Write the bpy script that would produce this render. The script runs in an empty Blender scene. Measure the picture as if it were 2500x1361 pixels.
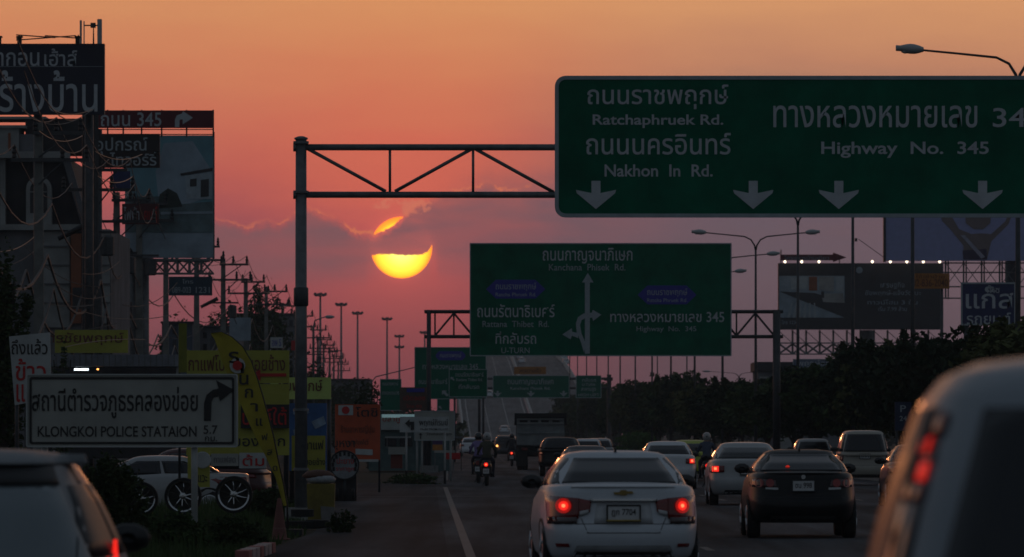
import bpy, math, random
from mathutils import Vector, Matrix
R = math.radians
SC = bpy.context.scene
COL = SC.collection
random.seed(7)

# ------------------------------------------------------------------ camera
F, CX, HY, CH = 16146.0, 1250.0, 1062.0, 1.65      # focal length in pixels of the 2500 px photo, horizon row, eye height
def X(px, D): return (px - CX) * D / F
def Z(py, D): return CH - (py - HY) * D / F
cam = bpy.data.cameras.new('camera'); cam_o = bpy.data.objects.new('camera', cam); COL.objects.link(cam_o)
cam_o.location = (0, 0, CH); cam_o.rotation_euler = (R(90), 0, 0)
cam.sensor_width = 36; cam.lens = 36 * F / 2500
cam.shift_y = (HY - 680.5) / 2500
cam.clip_start = 1; cam.clip_end = 20000
cam.dof.use_dof = True; cam.dof.focus_distance = 150; cam.dof.aperture_fstop = 7.1
SC.camera = cam_o
SC.view_settings.view_transform = 'Standard'; SC.view_settings.look = 'None'
SC.view_settings.exposure = 0; SC.view_settings.gamma = 1; SC.view_settings.use_curve_mapping = False
SC.render.engine = 'CYCLES'
SC.cycles.use_denoising = True
SC.cycles.max_bounces = 5; SC.cycles.volume_bounces = 0; SC.cycles.sample_clamp_indirect = 3
SC.cycles.filter_width = 1.6

# ------------------------------------------------------------------ sky
SUN_AZ = (980 - CX) / F; SUN_EL = (HY - 605) / F       # radians
W = bpy.data.worlds.new('World'); SC.world = W; W.use_nodes = True
nt = W.node_tree; nt.nodes.clear()
def nd(t, **k):
    n = nt.nodes.new(t)
    for a, b in k.items(): setattr(n, a, b)
    return n
def put(s, v):
    if isinstance(v, bpy.types.NodeSocket): nt.links.new(v, s)
    else: s.default_value = v
def M(op, a, b=0.0, c=0.0, clamp=False):
    n = nd('ShaderNodeMath', operation=op, use_clamp=clamp); put(n.inputs[0], a); put(n.inputs[1], b); put(n.inputs[2], c); return n.outputs[0]
def SS(v, a, b, lo=0.0, hi=1.0):
    n = nd('ShaderNodeMapRange', interpolation_type='SMOOTHSTEP'); put(n.inputs[0], v)
    n.inputs[1].default_value = a; n.inputs[2].default_value = b; n.inputs[3].default_value = lo; n.inputs[4].default_value = hi
    return n.outputs[0]
def MIX(f, a, b, blend='MIX'):
    n = nd('ShaderNodeMix', data_type='RGBA', blend_type=blend); put(n.inputs[0], f); put(n.inputs[6], a); put(n.inputs[7], b); return n.outputs[2]
def lin(c): return tuple((x/255/12.92 if x/255 <= .04045 else ((x/255+.055)/1.055)**2.4) for x in c) + (1.0,)
def RAMP(v, pts, lo, hi):
    n = nd('ShaderNodeValToRGB'); put(n.inputs[0], M('DIVIDE', M('SUBTRACT', v, lo), hi - lo, clamp=True))
    e = n.color_ramp.elements
    while len(e) > 1: e.remove(e[-1])
    for i, (p, c) in enumerate(pts):
        k = e[0] if i == 0 else e.new((p - lo) / (hi - lo))
        k.position = (p - lo) / (hi - lo); k.color = c if len(c) == 4 else lin(c)
    return n.outputs[0]
def CURVE(v, pts, lo, hi, ylo, yhi):
    n = nd('ShaderNodeFloatCurve'); put(n.inputs[1], M('DIVIDE', M('SUBTRACT', v, lo), hi - lo, clamp=True))
    c = n.mapping.curves[0]
    q = [((p - lo) / (hi - lo), (y - ylo) / (yhi - ylo)) for p, y in pts]
    c.points[0].location = q[0]; c.points[1].location = q[-1]
    for p in q[1:-1]: c.points.new(*p)
    for p in c.points: p.handle_type = 'VECTOR'
    n.mapping.update()
    return M('ADD', M('MULTIPLY', n.outputs[0], yhi - ylo), ylo)
tc = nd('ShaderNodeTexCoord'); sp = nd('ShaderNodeSeparateXYZ'); put(sp.inputs[0], tc.outputs['Generated'])
dx, dy, dz = sp.outputs
DEG = F * math.pi / 180
# azimuth and elevation in 1/282 degree (so that the numbers below read like rows and columns of the photograph)
AZ = M('ADD', M('MULTIPLY', M('ARCTAN2', dx, dy), F), CX)
EL = M('SUBTRACT', HY, M('MULTIPLY', M('ARCSINE', dz), F))
nz = nd('ShaderNodeTexNoise', noise_dimensions='3D'); put(nz.inputs['Vector'], tc.outputs['Generated'])
nz.inputs['Scale'].default_value = 560; nz.inputs['Detail'].default_value = 6; nz.inputs['Roughness'].default_value = .6
N1 = M('SUBTRACT', nz.outputs[0], .5)
nz3 = nd('ShaderNodeTexNoise'); put(nz3.inputs['Vector'], tc.outputs['Generated']); nz3.inputs['Scale'].default_value = 1700; nz3.inputs['Detail'].default_value = 4
N3 = M('SUBTRACT', nz3.outputs[0], .5)
nz2 = nd('ShaderNodeTexNoise'); 
mp = nd('ShaderNodeMapping'); put(mp.inputs[0], tc.outputs['Generated']); mp.inputs['Scale'].default_value = (1, 1, 4.0)
put(nz2.inputs['Vector'], mp.outputs[0]); nz2.inputs['Scale'].default_value = 60; nz2.inputs['Detail'].default_value = 5
N2 = M('SUBTRACT', nz2.outputs[0], .5)
ELn = M('ADD', EL, M('MULTIPLY', N2, 110.0))
left = RAMP(ELn, [(-3000, (150, 120, 112)), (-1200, (196, 146, 118)), (0, (224, 148, 98)), (150, (219, 132, 92)), (300, (212, 114, 88)), (420, (196, 94, 84)), (520, (172, 84, 86)),
                  (640, (140, 80, 87)), (760, (145, 75, 82)), (900, (124, 65, 73)), (1062, (118, 60, 70))], -3000, 1100)
midr = RAMP(ELn, [(-3000, (150, 120, 112)), (-1200, (198, 148, 116)), (0, (228, 152, 98)), (200, (220, 126, 88)), (350, (214, 106, 82)), (450, (206, 98, 80)), (560, (178, 82, 82)),
                  (640, (166, 78, 82)), (760, (155, 73, 78)), (900, (132, 64, 72)), (1062, (118, 60, 70))], -3000, 1100)
right = RAMP(ELn, [(-3000, (140, 122, 120)), (-1200, (184, 146, 124)), (0, (224, 156, 106)), (150, (202, 136, 102)), (300, (154, 112, 100)), (400, (122, 98, 102)), (540, (104, 90, 102)),
                   (640, (106, 88, 97)), (720, (110, 86, 94)), (900, (98, 76, 84)), (1062, (84, 64, 72))], -3000, 1100)
g = MIX(SS(AZ, 350, 950), left, midr)
g = MIX(SS(AZ, 1050, 1850), g, right)
# the sun, its glow, and the bank of cloud across it
ddx = M('SUBTRACT', AZ, 980.0); ddy = M('SUBTRACT', EL, 605.0)
dist = M('SQRT', M('ADD', M('MULTIPLY', ddx, ddx), M('MULTIPLY', ddy, ddy)))
glow = M('ADD', M('POWER', 2.718, M('DIVIDE', dist, -150.0)), M('POWER', 2.718, M('DIVIDE', M('SUBTRACT', dist, 70.0), -9.0)), 0.0)
glow = M('MINIMUM', glow, 1.3)
g = MIX(1.0, g, MIX(1.0, (.34, .045, .015, 1), glow, 'MULTIPLY'), 'ADD')
ctop = CURVE(AZ, [(-800, 600), (300, 560), (500, 530), (545, 540), (575, 548), (600, 562), (625, 548), (655, 543), (675, 555), (700, 540), (716, 524), (745, 508), (772, 516),
                  (800, 528), (830, 536), (850, 560), (880, 568), (918, 570), (940, 566), (948, 563), (955, 551), (968, 547), (976, 543), (983, 532), (990, 520), (1000, 508), (1030, 492),
                  (1060, 478), (1110, 466), (1160, 462), (1190, 446), (1215, 460), (1260, 466), (1300, 452), (1345, 448), (1500, 400), (1800, 380), (3200, 420)], -800, 3200, 300, 700)
ctopn = M('ADD', M('ADD', ctop, M('MULTIPLY', N1, 34.0)), M('MULTIPLY', N3, 18.0))
inside = MIX(SS(AZ, 1040, 1260), SS(M('SUBTRACT', EL, ctopn), -4, 22), SS(M('SUBTRACT', EL, ctopn), -70, 60))
cbot = M('ADD', M('ADD', M('MULTIPLY', N3, 9.0), 0.0), CURVE(AZ, [(-800, 660), (500, 650), (895, 640), (905, 622), (960, 621), (985, 624), (1032, 622), (1042, 619), (1047, 610), (1051, 599), (1060, 590), (1075, 622), (1300, 640), (3200, 680)], -800, 3200, 500, 700), M('MULTIPLY', N1, 9.0))
below = SS(M('SUBTRACT', EL, cbot), -15, 80)
cloud = M('MULTIPLY', inside, M('SUBTRACT', 1.0, below))
cloudcol = MIX(SS(AZ, 500, 1400), lin((130, 88, 92)), lin((112, 88, 96)))
near = M('POWER', 2.718, M('DIVIDE', dist, -260.0))
g = MIX(M('MULTIPLY', cloud, M('ADD', .66, M('MULTIPLY', N2, 1.2)), clamp=True), g, cloudcol)
edge = M('SUBTRACT', 1.0, SS(M('ABSOLUTE', M('ADD', M('SUBTRACT', EL, ctopn), 3.0)), 0.5, 6.0))
edge = M('MULTIPLY', M('MULTIPLY', edge, SS(AZ, 1420, 1250)), M('ADD', M('MULTIPLY', near, 2.2), M('MULTIPLY', N1, 1.6)), clamp=True)
brk = SS(M('ADD', N2, M('MULTIPLY', N1, .8)), -.12, .16)
g = MIX(M('MULTIPLY', M('MULTIPLY', edge, .8), brk), g, (.76, .19, .09, 1))
# wisps above the sun
wx = M('DIVIDE', M('SUBTRACT', AZ, 990.0), 75.0); wy = M('DIVIDE', M('SUBTRACT', EL, 505.0), 32.0)
wd = M('SUBTRACT', 1.0, M('SQRT', M('ADD', M('MULTIPLY', wx, wx), M('MULTIPLY', wy, wy))))
wisp = SS(M('ADD', M('ADD', wd, M('MULTIPLY', N1, 4.5)), M('MULTIPLY', N3, 1.5)), .45, .95)
g = MIX(M('MULTIPLY', wisp, .65), g, (.74, .20, .12, 1))
g = MIX(.08, g, (.15, .15, .165, 1))
g = MIX(1.0, g, (.97, .98, .98, 1), 'MULTIPLY')
# disc
disc = SS(dist, 76.0, 74.0)
show = M('MAXIMUM', SS(M('SUBTRACT', EL, cbot), -2, 3), SS(M('SUBTRACT', EL, M('ADD', ctop, M('ADD', M('MULTIPLY', N1, 14.0), M('MULTIPLY', N3, 10.0)))), 2, -3))
core = RAMP(M('SQRT', M('ADD', M('MULTIPLY', ddx, ddx), M('MULTIPLY', M('SUBTRACT', EL, 610.0), M('SUBTRACT', EL, 610.0)))), [(0, (2.1, 1.9, .48, 1)), (28, (2.1, 1.8, .26, 1)), (46, (2.1, 1.4, .11, 1)), (62, (2.1, .95, .05, 1)), (71, (2.0, .5, .04, 1)), (84, (1.6, .3, .04, 1))], 0, 90)
g = MIX(M('MULTIPLY', disc, show), g, core)
# the rest of the sky: a dusk Sky Texture, blending into the western glow
sky = nd('ShaderNodeTexSky', sky_type='NISHITA'); sky.sun_disc = False
sky.sun_elevation = SUN_EL; sky.sun_rotation = SUN_AZ; sky.air_density = 1.2; sky.dust_density = 2.0; sky.ozone_density = 1.5
base = MIX(1.0, sky.outputs[0], (.10, .10, .10, 1), 'MULTIPLY')
rg = nd('ShaderNodeSeparateColor'); put(rg.inputs[0], base)
base = MIX(.85, base, (.082, .102, .128, 1))
cosang = M('ADD', M('MULTIPLY', dx, math.sin(SUN_AZ)), M('MULTIPLY', dy, math.cos(SUN_AZ)))
west = M('MULTIPLY', SS(cosang, .35, .97), SS(dz, .34, .05))
g = MIX(west, base, g)
g = MIX(SS(dz, -.002, -.03), g, (.02, .018, .02, 1))
g = MIX(1.0, g, (1.03, 1.03, 1.03, 1), 'MULTIPLY')
bg = nd('ShaderNodeBackground'); put(bg.inputs[0], g); bg.inputs[1].default_value = 1.0
wo = nd('ShaderNodeOutputWorld'); nt.links.new(bg.outputs[0], wo.inputs[0])

# ------------------------------------------------------------------ sun lamp (half hidden by cloud, very low)
sl = bpy.data.lights.new('sun', 'SUN'); sl.energy = .02; sl.angle = R(1.0); sl.color = (1, .36, .13)
so = bpy.data.objects.new('sun', sl); COL.objects.link(so)
so.rotation_euler = Vector((math.sin(SUN_AZ), math.cos(SUN_AZ), math.tan(SUN_EL))).to_track_quat('Z', 'Y').to_euler()

# ------------------------------------------------------------------ materials
MATS = {}
def mat(name, col, rough=.6, metal=0, coat=0, emit=None, es=0, var=.25, scale=3.0, bump=0.0, spec=.5):
    if name in MATS: return MATS[name]
    m = bpy.data.materials.new(name); m.use_nodes = True; t = m.node_tree; b = t.nodes['Principled BSDF']
    b.inputs['Roughness'].default_value = rough; b.inputs['Metallic'].default_value = metal
    b.inputs['Specular IOR Level'].default_value = spec
    if coat: b.inputs['Coat Weight'].default_value = coat; b.inputs['Coat Roughness'].default_value = .16
    c = tuple(col) + (1,)
    b.inputs['Base Color'].default_value = c
    if var:
        tcn = t.nodes.new('ShaderNodeTexCoord'); n = t.nodes.new('ShaderNodeTexNoise'); n.inputs['Scale'].default_value = scale; n.inputs['Detail'].default_value = 5; n.inputs['Roughness'].default_value = .65
        t.links.new(tcn.outputs['Object'], n.inputs['Vector'])
        r = t.nodes.new('ShaderNodeMapRange'); r.inputs[1].default_value = .3; r.inputs[2].default_value = .7; r.inputs[3].default_value = 1 - var; r.inputs[4].default_value = 1 + var
        t.links.new(n.outputs[0], r.inputs[0])
        x = t.nodes.new('ShaderNodeVectorMath'); x.operation = 'SCALE'; x.inputs[0].default_value = col; t.links.new(r.outputs[0], x.inputs['Scale'])
        t.links.new(x.outputs[0], b.inputs['Base Color'])
        if bump:
            bp = t.nodes.new('ShaderNodeBump'); bp.inputs['Strength'].default_value = bump; bp.inputs['Distance'].default_value = .02
            n2 = t.nodes.new('ShaderNodeTexNoise'); n2.inputs['Scale'].default_value = scale * 12; t.links.new(tcn.outputs['Object'], n2.inputs['Vector'])
            t.links.new(n2.outputs[0], bp.inputs['Height']); t.links.new(bp.outputs[0], b.inputs['Normal'])
    if emit:
        b.inputs['Emission Color'].default_value = tuple(emit) + (1,); b.inputs['Emission Strength'].default_value = es
    MATS[name] = m; return m

def asphalt_mat(name, c, rough=.8, k=1.0):
    m = bpy.data.materials.new(name); m.use_nodes = True; t = m.node_tree; b = t.nodes['Principled BSDF']
    L = t.links.new
    g = t.nodes.new('ShaderNodeNewGeometry')
    def noise(sx, sy, scale, detail=4):
        mpn = t.nodes.new('ShaderNodeMapping'); mpn.inputs['Scale'].default_value = (sx, sy, 1); L(g.outputs['Position'], mpn.inputs[0])
        n = t.nodes.new('ShaderNodeTexNoise'); n.inputs['Scale'].default_value = scale; n.inputs['Detail'].default_value = detail; L(mpn.outputs[0], n.inputs['Vector']); return n.outputs[0]
    def mr(v, a, b_, lo, hi):
        r = t.nodes.new('ShaderNodeMapRange'); r.inputs[1].default_value = a; r.inputs[2].default_value = b_; r.inputs[3].default_value = lo; r.inputs[4].default_value = hi; L(v, r.inputs[0]); return r.outputs[0]
    a = mr(noise(1.2, .02 if k == 1 else .004, 1.0), .3, .7, 1-.5*k, 1+.45*k)      # tyre-polished streaks along the lanes
    p = mr(noise(1, .12, .5), .35, .65, 1-.38*k, 1+.4*k) if k == 1 else mr(noise(.25, .004, 1), .35, .65, .85, 1.15)      # patches
    f = mr(noise(1, .3 if k == 1 else .02, 9.0), .3, .7, 1-.2*k, 1+.2*k)
    mm = t.nodes.new('ShaderNodeMath'); mm.operation = 'MULTIPLY'; L(a, mm.inputs[0]); L(p, mm.inputs[1])
    m2 = t.nodes.new('ShaderNodeMath'); m2.operation = 'MULTIPLY'; L(mm.outputs[0], m2.inputs[0]); L(f, m2.inputs[1])
    x = t.nodes.new('ShaderNodeVectorMath'); x.operation = 'SCALE'; x.inputs[0].default_value = c; L(m2.outputs[0], x.inputs['Scale']); L(x.outputs[0], b.inputs['Base Color'])
    b.inputs['Roughness'].default_value = rough; b.inputs['Specular IOR Level'].default_value = .04
    bp = t.nodes.new('ShaderNodeBump'); bp.inputs['Strength'].default_value = .5 if k == 1 else 0; bp.inputs['Distance'].default_value = .01
    n3 = t.nodes.new('ShaderNodeTexNoise'); n3.inputs['Scale'].default_value = 30; L(g.outputs['Position'], n3.inputs['Vector']); L(n3.outputs[0], bp.inputs['Height']); L(bp.outputs[0], b.inputs['Normal'])
    MATS[name] = m; return m
ASPH = asphalt_mat('asphalt', (.066, .070, .076)); ASPH2 = asphalt_mat('shoulder asphalt', (.044, .047, .052)); CONC = asphalt_mat('deck concrete', (.15, .15, .15), .9, .5)
DIRT = mat('dirt', (.045, .042, .03), .95, var=.5, scale=.6, spec=.1)
LINE = mat('road paint', (.125, .125, .12), .7, var=.35, scale=2)
KERB = mat('kerb concrete', (.25, .25, .24), .9, var=.3, scale=2, bump=.4)
STEEL = mat('galvanised steel', (.16, .165, .17), .5, .4, var=.3, scale=4)
STEELD = mat('dark steel', (.06, .062, .066), .5, .4, var=.3, scale=4)
POLE = mat('pole concrete', (.17, .168, .155), .9, var=.3, scale=2, bump=.3)
GREEN = mat('sign green', (.003, .125, .068), .55, var=.30, scale=.9, spec=.12)
GREEN2 = mat('far sign green', (.006, .13, .08), .6, spec=.12, var=.12, scale=1.0)
SWHITE = mat('sign white', (.50, .52, .54), .5, var=.12, scale=3)
SGREY = mat('sign border', (.36, .40, .42), .5, var=.15, scale=3)
SBLUE = mat('sign blue', (.03, .03, .30), .5, var=.1)
NAVY = mat('navy board', (.012, .015, .035), .5, var=.2, scale=1)
MAROON = mat('maroon board', (.13, .012, .022), .5, var=.2, scale=1)
BLACKB = mat('black board', (.018, .014, .014), .5, var=.2, scale=1)
YEL = mat('yellow board', (.36, .34, .045), .6, var=.15, scale=1.5)
YEL2 = mat('pale yellow board', (.50, .60, .16), .6, var=.12, scale=1.5)
YELF = mat('yellow flag cloth', (.36, .29, .025), .8, var=.2, scale=2)
ORNG = mat('orange banner', (.46, .075, .025), .7, var=.2, scale=2)
ORB = mat('orange board', (.42, .16, .03), .6, var=.15)
RED = mat('red paint', (.45, .015, .015), .6, var=.15)
BLACK = mat('black paint', (.012, .012, .013), .5, var=.2)
WHITEB = mat('white board', (.42, .43, .42), .6, var=.18, scale=2)
CREAM = mat('cream board', (.33, .33, .30), .7, var=.15, scale=1.5)
PURP = mat('violet print', (.34, .35, .58), .6, var=.1)
SKIN = mat('skin', (.32, .19, .13), .6, var=.1)
TEAL = mat('teal print', (.12, .27, .32), .5, var=.35, scale=.25)
GREYP = mat('grey print', (.26, .32, .37), .6, var=.3, scale=.8)
DPRINT = mat('dark print', (.03, .032, .038), .5, var=.3, scale=.5)
WALL = mat('painted wall', (.30, .30, .29), .85, var=.3, scale=.7)
WALLD = mat('grey wall', (.15, .15, .16), .85, var=.35, scale=.6)
ROOFD = mat('dark roof', (.03, .03, .034), .7, var=.4, scale=1.2)
BRICK = mat('terracotta wall', (.26, .09, .045), .8, var=.25, scale=1)
GLASS = mat('dark glass', (.012, .014, .018), .12, var=0)
RUB = mat('tyre rubber', (.012, .012, .012), .85, var=.2, scale=8)
RIM = mat('alloy rim', (.45, .46, .47), .3, .8, var=.1)
CHR = mat('chrome', (.50, .50, .50), .22, 1, var=0)
BLKP = mat('black plastic', (.014, .014, .015), .55, var=.2, scale=5)
PLATE = mat('number plate white', (.55, .55, .55), .5, var=.1, scale=8)
TAIL = mat('red lens', (.16, .006, .006), .2, coat=.5, var=.1, scale=9)
TAILC = mat('clear lens', (.42, .42, .42), .2, coat=.5, var=.2, scale=9)
LIT = mat('lit brake lamp', (.5, .01, .01), .3, emit=(1, .022, .012), es=.95, var=.1, scale=9)
LITD = mat('brake lamp glow', (.4, .01, .01), .3, emit=(1, .02, .012), es=.22, var=.1, scale=9)
LITH = mat('lamp filament', (.9, .2, .1), .3, emit=(1, .16, .06), es=2.2, var=0)
LITO = mat('amber lamp', (.9, .3, .1), .3, emit=(1, .4, .1), es=3, var=0)
TUBE = mat('white lamp', (.9, .9, .9), .4, emit=(.8, .92, 1), es=2.6, var=0)
WARM = mat('billboard lamp glass', (.9, .9, .9), .4, emit=(1, .82, .6), es=3, var=0)
LAMPG = mat('lamp housing', (.42, .43, .43), .5, var=.1)
LEAF = [mat('leaf dark', (.040, .058, .022), .85, var=.45, scale=.8, spec=.15), mat('leaf mid', (.052, .080, .028), .85, var=.45, scale=.8, spec=.15), mat('leaf bright', (.05, .12, .02), .8, var=.4, scale=1.5, spec=.15), mat('leaf olive', (.085, .095, .035), .85, var=.45, scale=.8, spec=.15), mat('leaf deep', (.026, .040, .020), .85, var=.45, scale=.8, spec=.15)]
BARK = mat('bark', (.06, .05, .04), .95, var=.4, scale=3, bump=.5)
LOOP = mat('cable sheen', (.07, .065, .06), .3, .2, var=.1)  # lighter cable colour that carries the sunlit sheen of the loops
CABLE = mat('cable rubber', (.02, .02, .02), .5, var=.1)
def paint(n, c, rough=.45): return mat('paint ' + n, c, rough, coat=.5, spec=.25, var=.05, scale=2)

# ------------------------------------------------------------------ mesh builder
class MB:
    def __init__(s, org=(0, 0, 0)): s.v = []; s.f = []; s.o = Vector(org); s.m = []; s.cm = 0
    def add(s, vs, fs):
        n = len(s.v); s.v += [tuple(Vector(p)) for p in vs]; s.f += [tuple(i + n for i in f) for f in fs]; s.m += [s.cm] * len(fs); return s
    def box(s, x0, x1, y0, y1, z0, z1):
        return s.add([(x0,y0,z0),(x1,y0,z0),(x1,y1,z0),(x0,y1,z0),(x0,y0,z1),(x1,y0,z1),(x1,y1,z1),(x0,y1,z1)],
                     [(0,3,2,1),(4,5,6,7),(0,1,5,4),(1,2,6,5),(2,3,7,6),(3,0,4,7)])
    def pbox(s, px0, px1, py0, py1, D, dep=.1):          # front face at distance D seen between those columns and rows
        return s.box(X(px0, D), X(px1, D), D, D + dep, Z(py1, D), Z(py0, D))
    def prism(s, poly, y0, y1):                           # poly of (x, z), any winding
        a = sum(poly[i][0]*poly[(i+1) % len(poly)][1] - poly[(i+1) % len(poly)][0]*poly[i][1] for i in range(len(poly)))
        if a < 0: poly = poly[::-1]
        n = len(poly); vs = [(x, y0, z) for x, z in poly] + [(x, y1, z) for x, z in poly]
        return s.add(vs, [tuple(range(n)), tuple(range(2*n-1, n-1, -1))] + [((i+1) % n, i, n+i, n+(i+1) % n) for i in range(n)])
    def pprism(s, pts, D, dep=.03): return s.prism([(X(a, D), Z(b, D)) for a, b in pts], D, D + dep)
    def tube(s, pts, r, n=8, cap=True):
        pts = [Vector(p) for p in pts]; k = len(pts); rs = r if isinstance(r, (list, tuple)) else [r]*k
        vs = []; u = None
        for i, p in enumerate(pts):
            d = (pts[min(i+1, k-1)] - pts[max(i-1, 0)]).normalized()
            if u is None: u = d.orthogonal().normalized()
            u = (u - d*u.dot(d)).normalized(); w = d.cross(u)
            for j in range(n):
                a = 2*math.pi*j/n; vs.append(p + (u*math.cos(a) + w*math.sin(a))*rs[i])
        fs = [(i*n+j, i*n+(j+1) % n, (i+1)*n+(j+1) % n, (i+1)*n+j) for i in range(k-1) for j in range(n)]
        if cap: fs += [tuple(range(n-1, -1, -1)), tuple((k-1)*n+j for j in range(n))]
        return s.add(vs, fs)
    def lathe(s, prof, c=(0, 0, 0), axis='Z', n=16, loop=False):      # prof of (r, h)
        vs = []
        for r, h in prof:
            for j in range(n):
                a = 2*math.pi*j/n; p = (r*math.cos(a), r*math.sin(a), h)
                if axis == 'X': p = (p[2], p[0], p[1])
                if axis == 'Y': p = (p[1], p[2], p[0])
                vs.append((p[0]+c[0], p[1]+c[1], p[2]+c[2]))
        k = len(prof)
        fs = [(i*n+j, i*n+(j+1) % n, (i+1)*n+(j+1) % n, (i+1)*n+j) for i in range(k-1) for j in range(n)]
        fs += [((k-1)*n+j, (k-1)*n+(j+1) % n, (j+1) % n, j) for j in range(n)] if loop else [tuple(range(n-1, -1, -1)), tuple((k-1)*n+j for j in range(n))]
        return s.add(vs, fs)
    def build(s, name, m, parent=None, smooth=False, label=None, loc=None):
        me = bpy.data.meshes.new(name); me.from_pydata([(a-s.o.x, b-s.o.y, c-s.o.z) for a, b, c in s.v], [], s.f)
        ms = m if isinstance(m, (list, tuple)) else [m]
        for q in ms: me.materials.append(q)
        if len(ms) > 1: me.polygons.foreach_set('material_index', s.m)
        if smooth: me.polygons.foreach_set('use_smooth', [True]*len(me.polygons))
        me.update()
        o = bpy.data.objects.new(name, me); COL.objects.link(o)
        if parent: o.parent = parent
        if label: o['label'] = label
        if loc: o.location = loc
        elif not parent: o.location = s.o
        return o
def tag(o, label, cat, group=None, kind=None):
    if label: o['label'] = label
    if cat: o['category'] = cat
    if group: o['group'] = group
    if kind: o['kind'] = kind
    return o
def thing(name, label, cat, loc, group=None, rz=0):
    o = bpy.data.objects.new(name, None); COL.objects.link(o); o.location = loc; o.rotation_euler = (0, 0, rz); o.empty_display_size = .3
    return tag(o, label, cat, group)
def struct(o, label=None): o['kind'] = 'structure'; 
def copy_tree(o, parent=None):
    c = o.copy(); COL.objects.link(c); c.parent = parent
    for ch in list(o.children): copy_tree(ch, c)
    return c
_TXT = {}
def text_mesh(body, off):
    off *= .5
    k = (body, off)
    if k not in _TXT:
        c = bpy.data.curves.new('lettering', 'FONT'); c.body = body; c.offset = off; c.resolution_u = 4
        o = bpy.data.objects.new('lettering', c); COL.objects.link(o)
        dg = bpy.context.evaluated_depsgraph_get()
        me = bpy.data.meshes.new_from_object(o.evaluated_get(dg)); bpy.data.objects.remove(o)
        vs = [tuple(v.co[:2]) for v in me.vertices]; fs = [tuple(p.vertices) for p in me.polygons]
        bpy.data.meshes.remove(me)
        x0 = min(v[0] for v in vs); x1 = max(v[0] for v in vs); y0 = min(v[1] for v in vs); y1 = max(v[1] for v in vs)
        _TXT[k] = ([((x-x0)/(x1-x0), (y-y0)/(y1-y0)) for x, y in vs], fs)
    return _TXT[k]
def text(parent, body, x0, x1, z0, z1, y, m, off=.012, name='lettering', rot=None, dep=.006):
    """flat lettering filling that rectangle of a vertical plane at depth y (local to parent)"""
    vs, fs = text_mesh(body, off)
    b = MB(); n = len(vs); pts = []
    for u, w in vs:
        px, pz = x0 + u*(x1-x0), z0 + w*(z1-z0)
        if rot: px, pz = rot(u, w)
        pts.append((px, y, pz))
    # orient to the viewer
    out = []
    for f in fs:
        a = sum(pts[f[i]][0]*pts[f[(i+1) % len(f)]][2] - pts[f[(i+1) % len(f)]][0]*pts[f[i]][2] for i in range(len(f)))
        out.append(f if a > 0 else f[::-1])
    b.add(pts, out)
    return b.build(name, m, parent)
def ptext(parent, body, px0, px1, py0, py1, D, m, off=.012, name='lettering'):
    o = parent.location
    return text(parent, body, X(px0, D)-o.x, X(px1, D)-o.x, Z(py1, D)-o.z, Z(py0, D)-o.z, D-o.y, m, off, name)
def rrect(x0, x1, z0, z1, r, n=5):
    pts = []
    for cx, cz, a0 in ((x1-r, z0+r, -90), (x1-r, z1-r, 0), (x0+r, z1-r, 90), (x0+r, z0+r, 180)):
        for i in range(n+1):
            a = R(a0 + 90*i/n); pts.append((cx + r*math.cos(a), cz + r*math.sin(a)))
    return pts
def ring(mb, outer, inner, y0, y1):
    n = len(outer); vs = [(x, y0, z) for x, z in outer] + [(x, y0, z) for x, z in inner] + [(x, y1, z) for x, z in outer] + [(x, y1, z) for x, z in inner]
    fs = []
    for i in range(n):
        j = (i+1) % n
        fs += [(i, j, n+j, n+i), (j, i, 2*n+i, 2*n+j), (n+i, n+j, 3*n+j, 3*n+i), (2*n+i, 3*n+i, 3*n+j, 2*n+j)]
    return mb.add(vs, fs)
def arrow(parent, pts, D, m, name='arrow', dep=.008):
    o = parent.location; b = MB(o); b.pprism(pts, D, dep); return b.build(name, m, parent)
def board(t, px0, px1, py0, py1, D, m, border=None, bw=4, rad=0, dep=.06, name='panel', bm=SGREY):
    """panel with its raised rim"""
    b = MB(t.location); x0, x1, z0, z1 = X(px0, D), X(px1, D), Z(py1, D), Z(py0, D); r = max(rad*D/F, .01); w = bw*D/F
    b.prism(rrect(x0, x1, z0, z1, r), D, D+dep); p = b.build(name, m, t)
    if border:
        c = MB(t.location); ring(c, rrect(x0-.004, x1+.004, z0-.004, z1+.004, r), rrect(x0+w, x1-w, z0+w, z1-w, max(r-w, .006)), D-.02, D+dep+.006); c.build('border', bm, t)
    return p
def post(t, px, py0, py1, D, w, m=STEEL, name='post', dy=.1, n=10, r2=None):
    b = MB(t.location); z0 = Z(py1, D) if py1 else 0; b.tube([(X(px, D), D+dy, z0), (X(px, D), D+dy, Z(py0, D))], [w, r2 or w], n); return b.build(name, m, t, smooth=True)

# ------------------------------------------------------------------ ground and roads
def interp(tab, v):
    if v <= tab[0][0]: return tab[0][1]
    for (a, p), (b, q) in zip(tab, tab[1:]):
        if v <= b: return p + (q-p)*(v-a)/(b-a)
    return tab[-1][1]
EL_T = [(-60, 1.4), (89, -.55), (208, -2.1), (400, -3.9), (700, -5.6), (1000, -7.2), (1180, -8.2), (1300, -9.9), (1500, -11.9), (1700, -13.4), (1900, -14.6), (2300, -16)]
ER_T = [(-60, 13.8), (89, 13.6), (186, 13.4), (354, 12.2), (520, 11.0), (700, 8.6), (816, 6.3), (1000, 4.9), (1180, 4.2), (1300, 2.3), (1500, .5), (1700, -1.0), (1900, -2.2), (2300, -4)]
RZ_T = [(-60, 0), (1120, 0), (1180, 1.2), (1300, 7.4), (1400, 12.0), (1500, 16.0), (1600, 19.3), (1700, 21.8), (1800, 23.3), (1900, 23.9), (2000, 23.6), (2300, 20)]
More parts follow.
